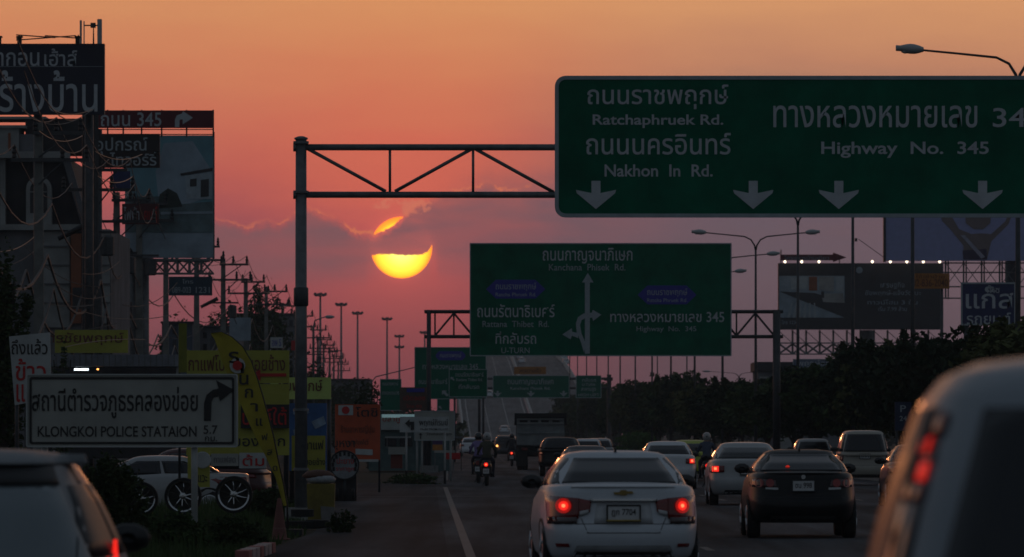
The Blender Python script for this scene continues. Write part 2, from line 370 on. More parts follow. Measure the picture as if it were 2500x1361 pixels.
Ds = [-60, 0, 40, 89, 130, 170, 208, 260, 330, 400, 500, 600, 700, 816, 900, 1000, 1080, 1120, 1150, 1180, 1220, 1260, 1300, 1350, 1400, 1450, 1500, 1550, 1600, 1650, 1700, 1750, 1800, 1850, 1900, 1950, 2000, 2100, 2300]
def strip(name, fl, fr, dz, m, d0, d1, kind='structure'):
    b = MB(); ds = sorted(set([d0, d1] + [d for d in Ds if d0 < d < d1]))
    vs = []
    for d in ds: vs += [(fl(d), d, interp(RZ_T, d)+dz), (fr(d), d, interp(RZ_T, d)+dz)]
    b.add(vs, [(2*i, 2*i+1, 2*i+3, 2*i+2) for i in range(len(ds)-1)])
    o = b.build(name, m); o['kind'] = kind; return o
eL = lambda d: interp(EL_T, d); eR = lambda d: interp(ER_T, d)
b = MB(); b.add([(-900, -150, -.05), (1400, -150, -.05), (1400, 6000, -.05), (-900, 6000, -.05)], [(0, 1, 2, 3)]); o = b.build('ground', DIRT); struct(o)
strip('road', lambda d: eL(d)-.3, eR, .0, ASPH, -60, 1120)
strip('flyover_deck', lambda d: eL(d)-.1, lambda d: eL(d)+12.6, .06, CONC, 1120, 2300)
strip('flyover_deck', lambda d: eL(d)+13.3, lambda d: eL(d)+24.5, .06, CONC, 1120, 2300)
strip('opposite_road', lambda d: eR(d)+3.2, lambda d: eR(d)+17, .0, ASPH2, -60, 1120)
# shoulder and side-road mouth on the left, a 4 mm lower sheet reaching the shops
b = MB(); pts = [(-3.0, -60), (-3.1, 60), (-3.55, 90), (-3.35, 112), (-3.6, 124), (-4.4, 150), (-5.2, 168), (-14, 172), (-20, 200), (-16, 228), (-6.6, 226), (-3.2, 222), (-3.3, 250), (-5.5, 420), (-8, 900), (-8, 1120)]
vs = [(x, y, -.004) for x, y in pts] + [(eL(y)-.3+.002, y, -.004) for x, y in pts]
b.add(vs, [(i, len(pts)+i, len(pts)+i+1, i+1) for i in range(len(pts)-1) if pts[i+1][1] > pts[i][1]])
o = b.build('shoulder', ASPH2); struct(o)
def line(name, f, w, d0, d1, dz=.004):
    return strip(name, lambda d: f(d)-w/2, lambda d: f(d)+w/2, dz, LINE, d0, d1)
line('edge_line', lambda d: eL(d), .13, -60, 208); line('edge_line', lambda d: eL(d), .13, 240, 1120)
for k in range(1, 4):
    d = 70
    while d < 700:
        line('lane_marking', lambda q, k=k: eL(q)+k*3.45, .12, d, d+3); d += 12
LINE = mat('deck line paint', (.42, .42, .41), .7, var=.3, scale=.3)
line('edge_line', lambda d: eL(d)+.8, .18, 1121, 2100, .066)
for k in (1, 2): line('lane_marking', lambda d, k=k: eL(d)+.8+k*3.7, .12, 1121, 2100, .066)
line('edge_line', lambda d: eL(d)+11.9, .18, 1121, 2100, .066)
# transverse joint seen in the shoulder
b = MB(); b.add([(-6.0, 176, .001), (.5, 177, .005), (.5, 177.5, .005), (-6, 176.5, .001)], [(0, 1, 2, 3)]); o = b.build('road_joint', mat('joint', (.11, .105, .10), .9)); struct(o)
# flyover: barriers and retaining walls
BARR = mat('barrier concrete', (.44, .44, .43), .9, var=.25, scale=1)
def barrier(f, h, w, d0, d1, name, z0=.06, m=BARR):
    b = MB(); ds = [d0] + [d for d in Ds if d0 < d < d1] + [d1]; vs = []
    for d in ds:
        x = f(d); z = interp(RZ_T, d)+z0
        vs += [(x-w, d, z), (x-w*.45, d, z+h), (x+w*.45, d, z+h), (x+w, d, z)]
    fs = [(4*i+j, 4*i+j+1, 4*i+j+5, 4*i+j+4) for i in range(len(ds)-1) for j in range(3)] + [(3, 2, 1, 0), (4*len(ds)-4, 4*len(ds)-3, 4*len(ds)-2, 4*len(ds)-1)]
    b.add(vs, fs); o = b.build(name, m); struct(o); return o
barrier(lambda d: eL(d)-.4, 1.0, .3, 1122, 2300, 'flyover_parapet'); barrier(lambda d: eL(d)+12.95, 1.0, .32, 1100, 2300, 'flyover_median_barrier')
barrier(lambda d: eL(d)+24.8, 1.0, .3, 1122, 2300, 'flyover_parapet')
for off in (-.72, 25.12):
    b = MB(); ds = [d for d in Ds if 1120 <= d <= 2300]; vs = []
    for d in ds: vs += [(eL(d)+off, d, -.1), (eL(d)+off, d, interp(RZ_T, d)+.05)]
    b.add(vs, [(2*i, 2*i+1, 2*i+3, 2*i+2) for i in range(len(ds)-1)]); o = b.build('flyover_wall', WALLD); struct(o)
# median kerb with its raised soil
def slab(name, fl, fr, z, m, d0, d1):
    b = MB(); ds = [d0] + [d for d in Ds if d0 < d < d1] + [d1]; vs = []
    for d in ds: vs += [(fl(d), d, -.02), (fl(d), d, z), (fr(d), d, z), (fr(d), d, -.02)]
    b.add(vs, [(4*i+j, 4*i+j+1, 4*i+j+5, 4*i+j+4) for i in range(len(ds)-1) for j in range(3)] + [(3, 2, 1, 0)]); o = b.build(name, m); struct(o)
slab('median_kerb', lambda d: eR(d)+.002, lambda d: eR(d)+.25, .15, KERB, -60, 1100)
slab('median_soil', lambda d: eR(d)+.252, lambda d: eR(d)+3.19, .12, DIRT, -60, 1100)

# ------------------------------------------------------------------ haze
b = MB(); b.box(-300, 340, -6, 2340, -1.1, 40)
hz = b.build('haze', None); hz.data.materials.clear(); hz['kind'] = 'stuff'
hm = bpy.data.materials.new('haze air'); hm.use_nodes = True; hm.node_tree.nodes.clear()
pv = hm.node_tree.nodes.new('ShaderNodeVolumePrincipled'); pv.inputs['Density'].default_value = .00015; pv.inputs['Color'].default_value = (.84, .88, .92, 1); pv.inputs['Anisotropy'].default_value = .2
ho = hm.node_tree.nodes.new('ShaderNodeOutputMaterial'); hm.node_tree.links.new(pv.outputs[0], ho.inputs['Volume']); hz.data.materials.append(hm)

# ------------------------------------------------------------------ vegetation
def leaf_mesh(name, lobes, n, size, m, seed, droop=0):
    rnd = random.Random(seed); vs = []; fs = []
    tot = sum(l[3]*l[4]*l[5] for l in lobes)
    for (cx, cy, cz, rx, ry, rz) in lobes:
        k = int(n * rx*ry*rz / tot)
        cl = [Vector((rnd.gauss(0, 1), rnd.gauss(0, 1), rnd.gauss(0, 1))).normalized() * (rnd.random()**.35) for _ in range(max(4, k//14))]
        for i in range(k):
            c = cl[i % len(cl)]; q = c + Vector((rnd.gauss(0, .11), rnd.gauss(0, .11), rnd.gauss(0, .11)))
            p = Vector((cx + q.x*rx, cy + q.y*ry, cz + q.z*rz))
            a = Vector((rnd.gauss(0, 1), rnd.gauss(0, 1), rnd.gauss(0, .6)-droop)).normalized(); c2 = a.orthogonal().normalized(); c2.rotate(Matrix.Rotation(rnd.random()*6.28, 3, a))
            s = size*rnd.uniform(.6, 1.3); n0 = len(vs)
            nn = a.cross(c2)
            vs += [tuple(p - a*s*.6), tuple(p + c2*s*.3 + nn*s*.1), tuple(p + a*s*.6), tuple(p - c2*s*.3 + nn*s*.1)]
            fs += [(n0, n0+1, n0+2), (n0, n0+2, n0+3)]
    me = bpy.data.meshes.new(name); me.from_pydata(vs, [], fs); me.materials.append(m); me.update(); return me
def crown_lobes(rnd, w, h, z0, k=9):
    L = [(0, 0, z0+h*.5, w*.36, w*.36, h*.38)]
    for i in range(k):
        a = rnd.random()*6.28; r = w*rnd.uniform(.18, .36); zz = z0 + h*rnd.uniform(.25, .85)
        L.append((r*math.cos(a), r*math.sin(a), zz, w*rnd.uniform(.13, .22), w*rnd.uniform(.13, .22), h*rnd.uniform(.12, .2)))
    return L
TREE_V = []
for i in range(4):
    rnd = random.Random(50+i)
    cm = leaf_mesh('crown', crown_lobes(rnd, 6.0, 4.2, 1.3, 11), 7500, .30, LEAF[(0, 1, 3, 4)[i]], 90+i)
    tb = MB(); tb.tube([(0, 0, -.1), (.05, 0, .9), (.0, .05, 1.9), (.1, .1, 3.2)], [.16, .13, .11, .05], 8)
    for j in range(5):
        a = j*1.26 + i; tb.tube([(0, 0, 1.3+.1*j), (.5*math.cos(a), .5*math.sin(a), 2.1+.1*j), (1.3*math.cos(a), 1.3*math.sin(a), 3.0+.2*j)], [.08, .05, .02], 6)
    tr = tb.build('trunk', BARK, smooth=True); tm = tr.data; bpy.data.objects.remove(tr)
    TREE_V.append((cm, tm))
def tree(v, x, y, z, s, sz, rz, label, group, name='broadleaf_tree', cat='tree'):
    t = thing(name, label, cat, (x, y, z), group, rz); t.scale = (s, s, sz)
    for nm, me in (('trunk', TREE_V[v][1]), ('crown', TREE_V[v][0])):
        o = bpy.data.objects.new(nm, me); COL.objects.link(o); o.parent = t
    return t
ORD = ['nearest', 'second', 'third', 'fourth', 'fifth', 'sixth', 'seventh', 'eighth', 'ninth', 'tenth', 'eleventh', 'twelfth', 'thirteenth', 'fourteenth', 'fifteenth', 'sixteenth', 'seventeenth',
       'eighteenth', 'nineteenth', 'twentieth', 'twenty-first', 'twenty-second', 'twenty-third', 'twenty-fourth', 'twenty-fifth', 'twenty-sixth', 'twenty-seventh', 'twenty-eighth', 'twenty-ninth', 'thirtieth',
       'thirty-first', 'thirty-second', 'thirty-third', 'thirty-fourth', 'thirty-fifth']
# (column, top row) profile of the row of trees on the median
TOP_T = [(1380, 985), (1440, 975), (1500, 950), (1560, 945), (1640, 928), (1700, 945), (1760, 930), (1850, 902), (1910, 940), (1965, 920), (2040, 900), (2100, 868), (2180, 830), (2260, 812), (2340, 800), (2420, 785), (2520, 765)]
rnd = random.Random(3); d = 186.0; i = 0
while d < 980 and i < 34:
    x = eR(d) + 1.5 + rnd.uniform(-.5, .9); px = CX + x*F/d
    h = (HY - interp(TOP_T, px) + rnd.uniform(-34, 24 if d > 260 else 4)) * d/F + CH
    tree(rnd.choice((0, 1, 2, 3)), x, d, 0, rnd.uniform(.62, 1.08)*(.9 if d < 330 else 1.05), h/5.35, rnd.random()*6.28,
         ('nearest dark leafy tree in the row along the median' if i == 0 else ORD[i] + ' dark leafy tree from the camera in the median row'), 'trees along the median')
    d += rnd.uniform(9, 19) + d*.016; i += 1
# ------------------------------------------------------------------ shrubs, hedges and trees on the left
def blob(name, label, px, D, py_top, py_bot, wpx, n, size, m, cat='shrub', group=None, seed=0, stems=True):
    rnd = random.Random(seed+int(px)); zt, zb, w = Z(py_top, D), Z(py_bot, D), wpx*D/F
    zb = -.05
    t = thing(name, label, cat, (X(px, D), D, zb), group); h = zt - zb
    L = [(0, 0, h*.45, w*.38, w*.34, h*.42)]
    if stems: L += [(-w*.2, 0, h*.18, w*.28, w*.25, h*.2), (w*.2, 0, h*.18, w*.28, w*.25, h*.2)]
    for i in range(9):
        a = rnd.uniform(-1, 1); L.append((a*w*.40, rnd.uniform(-.25, .25)*w, h*rnd.uniform(.25, .8)*(1-.25*abs(a)), w*rnd.uniform(.1, .19), w*.15, h*rnd.uniform(.12, .22)))
    me = leaf_mesh('foliage', L, n, size, m, seed+3); o = bpy.data.objects.new('foliage' if stems else 'crown', me); COL.objects.link(o); o.parent = t
    b = MB()
    for k in range(5): b.tube([(rnd.uniform(-.1, .1)*w, 0, -.05), (rnd.uniform(-.3, .3)*w, rnd.uniform(-.1, .1)*w, h*.8)], [.03*max(1, h/2.5), .01*max(1, h/2.5)], 5)
    b.build('stem' if stems else 'trunk', BARK, t); return t
blob('shrub', 'dark leafy bush in front of the police station sign, beside the silver hatchback', 265, 93, 1085, 1400, 210, 6500, .075, LEAF[0], seed=1)
blob('shrub', 'low dark bush hiding the ground left of the traffic cone', 560, 98, 1250, 1380, 210, 4200, .06, LEAF[0], seed=2)
blob('shrub', 'low dark bush at the foot of the police station sign post', 410, 96, 1235, 1390, 220, 4500, .065, LEAF[1], seed=3)
blob('shrub', 'dark bush behind the display wheels, between the white car and yellow flag', 655, 128, 1180, 1300, 130, 3000, .08, LEAF[0], seed=4)
blob('shrub', 'small bush at the foot of the yellow waste bin', 835, 112, 1235, 1285, 90, 1200, .05, LEAF[0], seed=5)
blob('shrub', 'bush between the display wheels in front of the white car', 300, 121, 1120, 1290, 150, 3200, .08, LEAF[0], seed=6)
blob('shrub', 'weedy tuft under the left post of the white left-turn sign', 1005, 222, 1150, 1185, 150, 1800, .08, LEAF[1], seed=8)
blob('shrub', 'clipped bright green bush on the median behind the white sedans', 1556, 560, 1046, 1102, 120, 3800, .22, LEAF[2], seed=9)
blob('broadleaf_tree', 'dark tree at the left picture edge in front of the mansard building', 5, 150, 535, 1040, 150, 7000, .13, LEAF[0], 'tree', seed=11, stems=False)
blob('broadleaf_tree', 'small upswept tree behind the orange banner', 902, 330, 902, 1000, 85, 2200, .18, LEAF[0], 'tree', seed=12, stems=False)
blob('broadleaf_tree', 'dark tree behind the utility poles, left of the tall gantry pole', 640, 480, 672, 1010, 190, 8500, .32, LEAF[0], 'tree', seed=13, stems=False)
blob('broadleaf_tree', 'tree behind the large house billboard legs', 545, 470, 715, 1010, 180, 6500, .32, LEAF[0], 'tree', seed=14, stems=False)
blob('broadleaf_tree', 'low tree under the blue phone number board', 440, 450, 742, 1010, 170, 5500, .30, LEAF[1], 'tree', seed=15, stems=False)
blob('broadleaf_tree', 'tree right of the gantry pole behind the far utility poles', 760, 560, 862, 1020, 170, 4500, .32, LEAF[0], 'tree', seed=16, stems=False)
blob('broadleaf_tree', 'low tree between the far utility poles and the small upswept tree', 850, 540, 915, 1030, 130, 3200, .30, LEAF[0], 'tree', seed=17, stems=False)
blob('broadleaf_tree', 'thin dark palm-like tree beside the yellow shop sign', 152, 205, 800, 900, 80, 1300, .14, LEAF[0], 'tree', seed=18, stems=False)
# distant masses nobody could count
def far_mass(name, px0, px1, D, tops, n, size, m, seed, label):
    rnd = random.Random(seed); L = []
    x = px0
    while x < px1:
        t = interp(tops, x); h = Z(t + rnd.uniform(-6, 10), D); w = rnd.uniform(30, 60)*D/F
        L.append((X(x, D), D + rnd.uniform(-15, 15), h*.5, w*.8, 8, h*.5)); x += rnd.uniform(16, 30)
    me = leaf_mesh(name, L, n, size, m, seed); o = bpy.data.objects.new(name, me); COL.objects.link(o); tag(o, label, 'woodland', kind='stuff')
far_mass('far_trees', 1375, 2560, 1000, [(1380, 1000), (1600, 985), (1900, 985), (2100, 960), (2560, 940)], 16000, .9, LEAF[0], 21, 'far dark tree belt behind the median trees')
far_mass('far_trees', 300, 1120, 760, [(300, 900), (640, 930), (800, 960), (930, 985), (1120, 1000)], 14000, .7, LEAF[0], 22, 'dark tree belt beyond the roadside shops')
# rough grass along the verge
rnd = random.Random(31); vs = []; fs = []
for i in range(15000):
    y = rnd.uniform(78, 168); x0 = interp([(78, -3.4), (90, -3.7), (112, -3.5), (150, -4.6), (168, -5.4)], y)
    x = x0 - abs(rnd.gauss(0, 2.6)); h = rnd.uniform(.06, .28)*(1.2 if x < x0-.8 else .6); a = rnd.random()*6.28; w = .012+.01*rnd.random(); n0 = len(vs)
    vs += [(x-w*math.cos(a), y-w*math.sin(a), -.05), (x+w*math.cos(a), y+w*math.sin(a), -.05), (x+rnd.uniform(-.08, .08), y+rnd.uniform(-.08, .08), h)]; fs.append((n0, n0+1, n0+2))
me = bpy.data.meshes.new('verge_grass'); me.from_pydata(vs, [], fs); me.materials.append(LEAF[1]); o = bpy.data.objects.new('verge_grass', me); COL.objects.link(o); tag(o, 'rough grass on the left verge', 'grass', kind='stuff')

# ------------------------------------------------------------------ near gantry and its large sign
D = 127.0
t = thing('sign_gantry', 'tall grey steel gantry pole with truss arm carrying the largest green sign', 'gantry', (X(735, D), D, 0))
b = MB(t.location); b.tube([(X(735, D), D, 0), (X(735, D), D, Z(342, D))], [.125, .105], 20); b.lathe([(.11, 0), (.13, .01), (.13, .04), (.05, .07)], (X(735, D), D, Z(342, D)), n=16); b.build('pole', STEEL, t, smooth=True)
b = MB(t.location); b.lathe([(.128, 0), (.142, .02), (.142, .34), (.128, .36)], (X(735, D), D, Z(748, D)), n=20); b.build('black_wrap', STEELD, t, smooth=True)
for py in (352, 473, 1005, 1150):
    b = MB(t.location); b.lathe([(.13, 0), (.15, .005), (.15, .05), (.13, .055)], (X(735, D), D, Z(py, D)), n=20); b.build('collar', STEEL, t)
b = MB(t.location); b.box(X(735, D)-.3, X(735, D)+.3, D-.3, D+.3, 0, .25); b.build('footing', KERB, t)
for py, nm in ((360, 'top_chord'), (476, 'bottom_chord')):
    b = MB(t.location); b.tube([(X(718, D), D, Z(py, D)), (X(3300, D), D, Z(py+1, D))], .062, 14); b.build(nm, STEEL, t, smooth=True)
    b = MB(t.location); b.tube([(X(716, D), D, Z(py, D)), (X(724, D), D, Z(py, D))], .085, 12); b.build('end_flange', STEEL, t)
for px in (952, 1155, 1365, 1570, 1780, 1990, 2200, 2410, 2620, 2830):
    b = MB(t.location); b.tube([(X(px, D), D, Z(366, D)), (X(px, D), D, Z(470, D))], .026, 8); b.build('brace', STEEL, t, smooth=True)
for a, c in (((752, 364), (942, 468)), ((964, 468), (1152, 364)), ((1160, 364), (1352, 470)), ((1375, 470), (1570, 364)), ((1570, 364), (1780, 470)), ((1780, 470), (1990, 364)), ((1990, 364), (2200, 470)), ((2200, 470), (2410, 364)), ((2410, 364), (2620, 470))):
    b = MB(t.location); b.tube([(X(a[0], D), D, Z(a[1], D)), (X(c[0], D), D, Z(c[1], D))], .034, 8); b.build('brace', STEEL, t, smooth=True)
D = 126.6
t = thing('road_sign', 'largest green overhead sign, upper right, to Ratchaphruek Rd. and Highway No. 345', 'road sign', (X(2060, D), D, Z(530, D)))
board(t, 1355, 2770, 186, 531, D, GREEN, True, 9, 26, .08)
for px in range(1560, 2760, 235):     # panel seams: narrow raised battens between the sheets
    b = MB(t.location); b.pbox(px-.7, px+.7, 197, 520, D-.004, .004); b.build('seam', GREEN2, t)
Dt = D-.012
for s, a, c, e, f_ in (('ถนนราชพฤกษ์', 1434, 1778, 207, 267), ('Ratchaphruek Rd.', 1447, 1766, 280, 313), ('ถนนนครอินทร์', 1431, 1784, 325, 378), ('Nakhon  In  Rd.', 1476, 1740, 402, 432),
                     ('ทางหลวงหมายเลข', 1888, 2386, 258, 312), ('345', 2424, 2546, 264, 311), ('Highway  No.  345', 2005, 2414, 346, 386)):
    ptext(t, s, a, c, e, f_, Dt, SWHITE, .034 if s[0] in 'RNH' else .016)
for px in (1455, 1839, 2048, 2399):
    arrow(t, [(px-11, 442), (px+11, 442), (px+11, 472), (px+49, 464), (px+47, 472), (px, 511), (px-47, 472), (px-49, 464), (px-11, 472)], Dt, SWHITE)
# ------------------------------------------------------------------ second gantry
D = 290.0
t = thing('sign_gantry', 'middle-distance dark gantry on two posts carrying the green junction diagram sign', 'gantry', (X(1472, D), D, 0))
for px, w in ((1047, .10), (1896, .17)):
    b = MB(t.location); b.tube([(X(px, D), D, 0), (X(px, D), D, Z(757, D))], w, 12); b.build('post', STEELD, t, smooth=True)
    b = MB(t.location); b.box(X(px, D)-.4, X(px, D)+.4, D-.4, D+.4, 0, .3); b.build('footing', KERB, t)
for py, nm in ((761, 'top_chord'), (822, 'bottom_chord')):
    for dd in (0, 1.0):
        b = MB(t.location); b.tube([(X(1036, D), D+dd, Z(py, D)), (X(1912, D), D+dd, Z(py, D))], .072, 8); b.build(nm, STEELD, t, smooth=True)
px = 1062; up = False
while px < 1890:
    b = MB(t.location); b.tube([(X(px, D), D, Z(765 if up else 820, D)), (X(px+46, D), D, Z(820 if up else 765, D))], .05, 6); b.build('brace', STEELD, t)
    if px < 1180 or px > 1750: b = MB(t.location); b.tube([(X(px, D), D, Z(765, D)), (X(px, D), D, Z(820, D))], .04, 6); b.build('brace', STEELD, t)
    px += 46; up = not up
D = 289.4
t = thing('road_sign', 'green junction diagram sign with Kanchana Phisek Rd. at its top', 'road sign', (X(1466, D), D, Z(870, D)))
board(t, 1147, 1786, 594, 870, D, GREEN, True, 2.5, 2, .1)
Dt = D-.015
ptext(t, 'ถนนกาญจนาภิเษก', 1325, 1544, 606, 644, Dt, SWHITE, .01); ptext(t, 'Kanchana  Phisek  Rd.', 1340, 1527, 645, 661, Dt, SGREY, .01)
ptext(t, 'ถนนรัตนาธิเบศร์', 1165, 1354, 743, 775, Dt, SWHITE, .012); ptext(t, 'Rattana  Thibet  Rd.', 1178, 1340, 784, 799, Dt, SGREY, .01)
ptext(t, 'ที่กลับรถ', 1210, 1309, 810, 840, Dt, SWHITE, .012); ptext(t, 'U-TURN', 1224, 1293, 849, 863, Dt, SGREY, .01)
ptext(t, 'ทางหลวงหมายเลข 345', 1490, 1768, 762, 787, Dt, SWHITE, .012); ptext(t, 'Highway  No.  345', 1554, 1700, 797, 813, Dt, SGREY, .01)
for (a, c, e, f_) in ((1185, 1333, 682, 731), (1555, 1702, 696, 745)):
    hexa = lambda i: [(a+i, (e+f_)/2), (a+25+i*.5, e+i), (c-25-i*.5, e+i), (c-i, (e+f_)/2), (c-25-i*.5, f_-i), (a+25+i*.5, f_-i)]
    p = arrow(t, hexa(1.5), Dt, SBLUE, 'blue_shield', .014)
    ptext(t, 'ถนนราชพฤกษ์', a+25, c-24, e+9, e+29, Dt-.006, SGREY, .01); ptext(t, 'Ratcha Phruek Rd.', a+25, c-24, e+33, e+42, Dt-.006, SGREY, .008)
# junction diagram
arrow(t, [(1428, 864), (1428, 690), (1421, 690), (1435, 667), (1449, 690), (1440, 690), (1440, 864)], Dt, SGREY)
pts = [(1426, 862), (1418, 835), (1408, 812), (1406, 790), (1411, 775), (1424, 766), (1445, 764), (1447, 757), (1468, 769), (1448, 784), (1446, 776), (1430, 777), (1420, 782), (1416, 795), (1420, 815), (1430, 840)]
arrow(t, pts, Dt-.004, SGREY)
arrow(t, [(1412, 826), (1396, 820), (1393, 829), (1373, 817), (1396, 802), (1397, 811), (1410, 813)], Dt-.006, SGREY)

# ------------------------------------------------------------------ far green signs and their gantries
def gsign(label, px0, px1, py0, py1, D, texts=(), arrows=(), m=GREEN2, name='road_sign', border=True, cat='road sign', posts=(), pm=STEELD, tm=SGREY, pw=.09):
    t = thing(name, label, cat, (X((px0+px1)/2, D), D, 0 if posts else Z(py1, D)))
    board(t, px0, px1, py0, py1, D, m, border, 1.3, 1, .1)
    for s, a, c, e, f_ in texts: ptext(t, s, a, c, e, f_, D-.03, tm, .012)
    for pts in arrows: arrow(t, pts, D-.03, tm, dep=.02)
    for px in posts: post(t, px, py0+4, None, D, pw, pm, dy=.25)
    return t
dn = lambda px, py, s=1.0: [(px-3*s, py-9*s), (px+3*s, py-9*s), (px+3*s, py-2*s), (px+13*s, py-4*s), (px, py+9*s), (px-13*s, py-4*s), (px-3*s, py-2*s)]
ul = lambda px, py, s=1.0: [(px-8*s, py-8*s), (px+4*s, py-8*s), (px+1*s, py-5*s), (px+8*s, py+3*s), (px+4*s, py+7*s), (px-4*s, py-1*s), (px-8*s, py+3*s)]
t = gsign('wide green sign with three down arrows hanging before the flyover', 1203, 1390, 917, 972, 640, [('ถนนกาญจนาภิเษก', 1239, 1351, 925, 942), ('Kanchana Phisek Rd.', 1246, 1344, 945, 952)], [dn(1215, 962, .8), dn(1296, 962, .8), dn(1376, 962, .8)])
t = gsign('small square green U-turn sign right of the three-arrow sign', 1406, 1468, 917, 972, 640, [('กลับรถ', 1421, 1455, 923, 933), ('U-TURN', 1421, 1453, 936, 943), ('สะพานสูง', 1419, 1455, 947, 958), ('HIGH LEFT', 1412, 1463, 961, 968)])
t = thing('sign_gantry', 'far gantry beam behind the three-arrow green sign', 'gantry', (X(1300, 641), 641, 0))
for py in (925, 948):
    b = MB(t.location); b.tube([(X(1190, 641), 641, Z(py, 641)), (X(1490, 641), 641, Z(py, 641))], .12, 8); b.build('chord', STEELD, t)
for px in (1487,):
    b = MB(t.location); b.tube([(X(px, 641), 641, 0), (X(px, 641), 641, Z(915, 641))], .22, 8); b.build('post', STEELD, t)
    b = MB(t.location); b.pbox(px-12, px+9, 922, 930, 640.9, .3); b.build('bracket', STEELD, t)
t = gsign('left far green sign with a blue shield, half hidden by a gantry post', 1012, 1187, 848, 975, 430, [('ทางหลวงหมายเลข 345', 1032, 1167, 889, 902), ('ถนนรัตนาธิเบศร์', 1022, 1092, 925, 938)], [ul(1087, 962)], posts=(1030, 1170))
arrow(t, [(1064, 866), (1072, 858), (1128, 858), (1136, 866), (1136, 872), (1128, 880), (1072, 880), (1064, 872)], 429.96, SBLUE, 'blue_shield', .02)
ptext(t, 'ถนนราชพฤกษ์', 1074, 1126, 862, 876, 429.93, SGREY)
t = gsign('dark green sign with a left arrow overlapping the blue-shield sign', 1096, 1190, 902, 970, 400, [('ถนนรัตนาธิเบศร์', 1112, 1180, 909, 920), ('Rattana Thibet Rd.', 1114, 1178, 924, 931), ('ที่กลับรถ', 1120, 1170, 938, 950)], [ul(1105, 926, .6)], GREEN, posts=(1110, 1180), pw=.07)
t = gsign('narrow green sign standing under the blue-shield sign', 1067, 1098, 972, 1004, 460, [], [ul(1075, 996, .5)], posts=(1082,))
t = gsign('green sign rising behind the small upswept tree', 928, 980, 926, 1003, 420, [('ถนนราชพฤกษ์', 934, 972, 932, 944), ('ทางหลวงหมายเลข 345', 933, 974, 955, 964)], posts=(935, 972))
t = gsign('orange height-limit board above the three-arrow green sign', 1255, 1333, 896, 914, 642, [('ลดความเร็ว', 1268, 1320, 899, 910)], (), ORB, border=False, tm=BLACK)
t = gsign('brown banner board with red and blue lettering above the left-turn sign', 976, 1046, 946, 1002, 330, [('เปิดจอง', 985, 1038, 966, 978), ('โทร 02', 992, 1030, 988, 996)], (), mat('brown board', (.10, .06, .045), .7), border=False, posts=(984, 1038), tm=RED, pw=.05)
arrow(t, [(993, 949), (1036, 949), (1036, 958), (993, 958)], 329.95, SBLUE, 'blue_band', .02)
# white guide signs at the side-road mouth
t = gsign('white sign with black left-turn arrow on two white posts', 976, 1096, 1018, 1056, 222, [('พฤกษ์ภิรมย์', 1024, 1094, 1024, 1043), ('PRUEK PIROM VILLAGE', 1026, 1094, 1046, 1051)], [[(989, 1034), (1000, 1024), (1000, 1030), (1011, 1030), (1011, 1050), (1003, 1050), (1003, 1039), (1000, 1039), (1000, 1044)]], WHITEB, border=False, posts=(992, 1086), pm=WHITEB, tm=BLACK, pw=.035)
for px in (992, 1086):
    b = MB(t.location); b.tube([(X(px, 222), 222.25, 0), (X(px, 222), 222.25, .45)], .045, 8); b.build('black_band', BLACK, t)
t = gsign('pale framed notice board standing behind the left-turn sign', 1012, 1110, 1004, 1076, 236, [('วัดคลองขุด', 1040, 1102, 1056, 1065)], [[(1023, 1062), (1027, 1057), (1031, 1062), (1028, 1062), (1028, 1072), (1026, 1072), (1026, 1062)]], CREAM, posts=(1018, 1030, 1100), pm=WHITEB, tm=BLACK, pw=.04)

# ------------------------------------------------------------------ police station sign
D = 100.0
t = thing('direction_sign', 'white police station direction sign with black border and right-turn arrow', 'direction sign', (X(322, D), D, 0))
board(t, 64, 580, 914, 1092, D, CREAM, True, 3, 6, .05, bm=WHITEB)
b = MB(t.location); x0, x1, z0, z1 = X(72, D), X(572, D), Z(1085, D), Z(921, D)
ring(b, rrect(x0, x1, z0, z1, .04), rrect(x0+.035, x1-.035, z0+.035, z1-.035, .02), D-.012, D-.002); b.build('black_line', BLACK, t)
ptext(t, 'สถานีตำรวจภูธรคลองข่อย', 78, 483, 945, 1022, D-.01, BLACK, .022); ptext(t, 'KLONGKOI POLICE STATAION', 92, 480, 1041, 1067, D-.01, BLACK, .024)
ptext(t, '5.7', 497, 531, 1039, 1060, D-.01, BLACK, .018); ptext(t, 'กม.', 500, 530, 1066, 1078, D-.01, BLACK, .016)
arrow(t, [(498, 1028), (498, 985), (504, 965), (520, 952), (534, 949), (527, 928), (572, 953), (537, 980), (534, 968), (522, 971), (516, 982), (515, 1028)], D-.012, BLACK)
for px in (108, 474): post(t, px, 920, None, D, .05, WHITEB, dy=.1)
# ------------------------------------------------------------------ billboards and shop boards on the left
def plain(name, label, px0, px1, py0, py1, D, m, texts=(), cat='signboard', posts=(), border=False, bw=2, dep=.12, tm=None, pm=STEELD, pw=.06, base=None):
    t = thing(name, label, cat, (X((px0+px1)/2, D), D, 0 if posts else Z(py1, D)))
    board(t, px0, px1, py0, py1, D, m, border, bw, 0, dep)
    for q in texts:
        s, a, c, e, f_ = q[:5]; ptext(t, s, a, c, e, f_, D-.02, q[5] if len(q) > 5 else (tm or BLACK), .016)
    for px in posts: post(t, px, py0+3, None, D, pw, pm, dy=dep+pw+.01)
    return t
DL = 240
t = plain('billboard', 'navy billboard with large white Thai lettering, upper left corner', -420, 255, 107, 280, DL, NAVY, [('ธนากอน', -62, 96, 128, 162, SWHITE), ('เฮ้าส์', 108, 188, 119, 162, SWHITE), ('รับสร้างบ้าน', -138, 238, 172, 274, SWHITE)], 'billboard', posts=(-300, -100, 90, 215), dep=.4, pw=.16)
b = MB(t.location); b.pbox(-420, 252, 162.5, 163.5, DL-.012, .01); b.build('divider_line', SGREY, t)
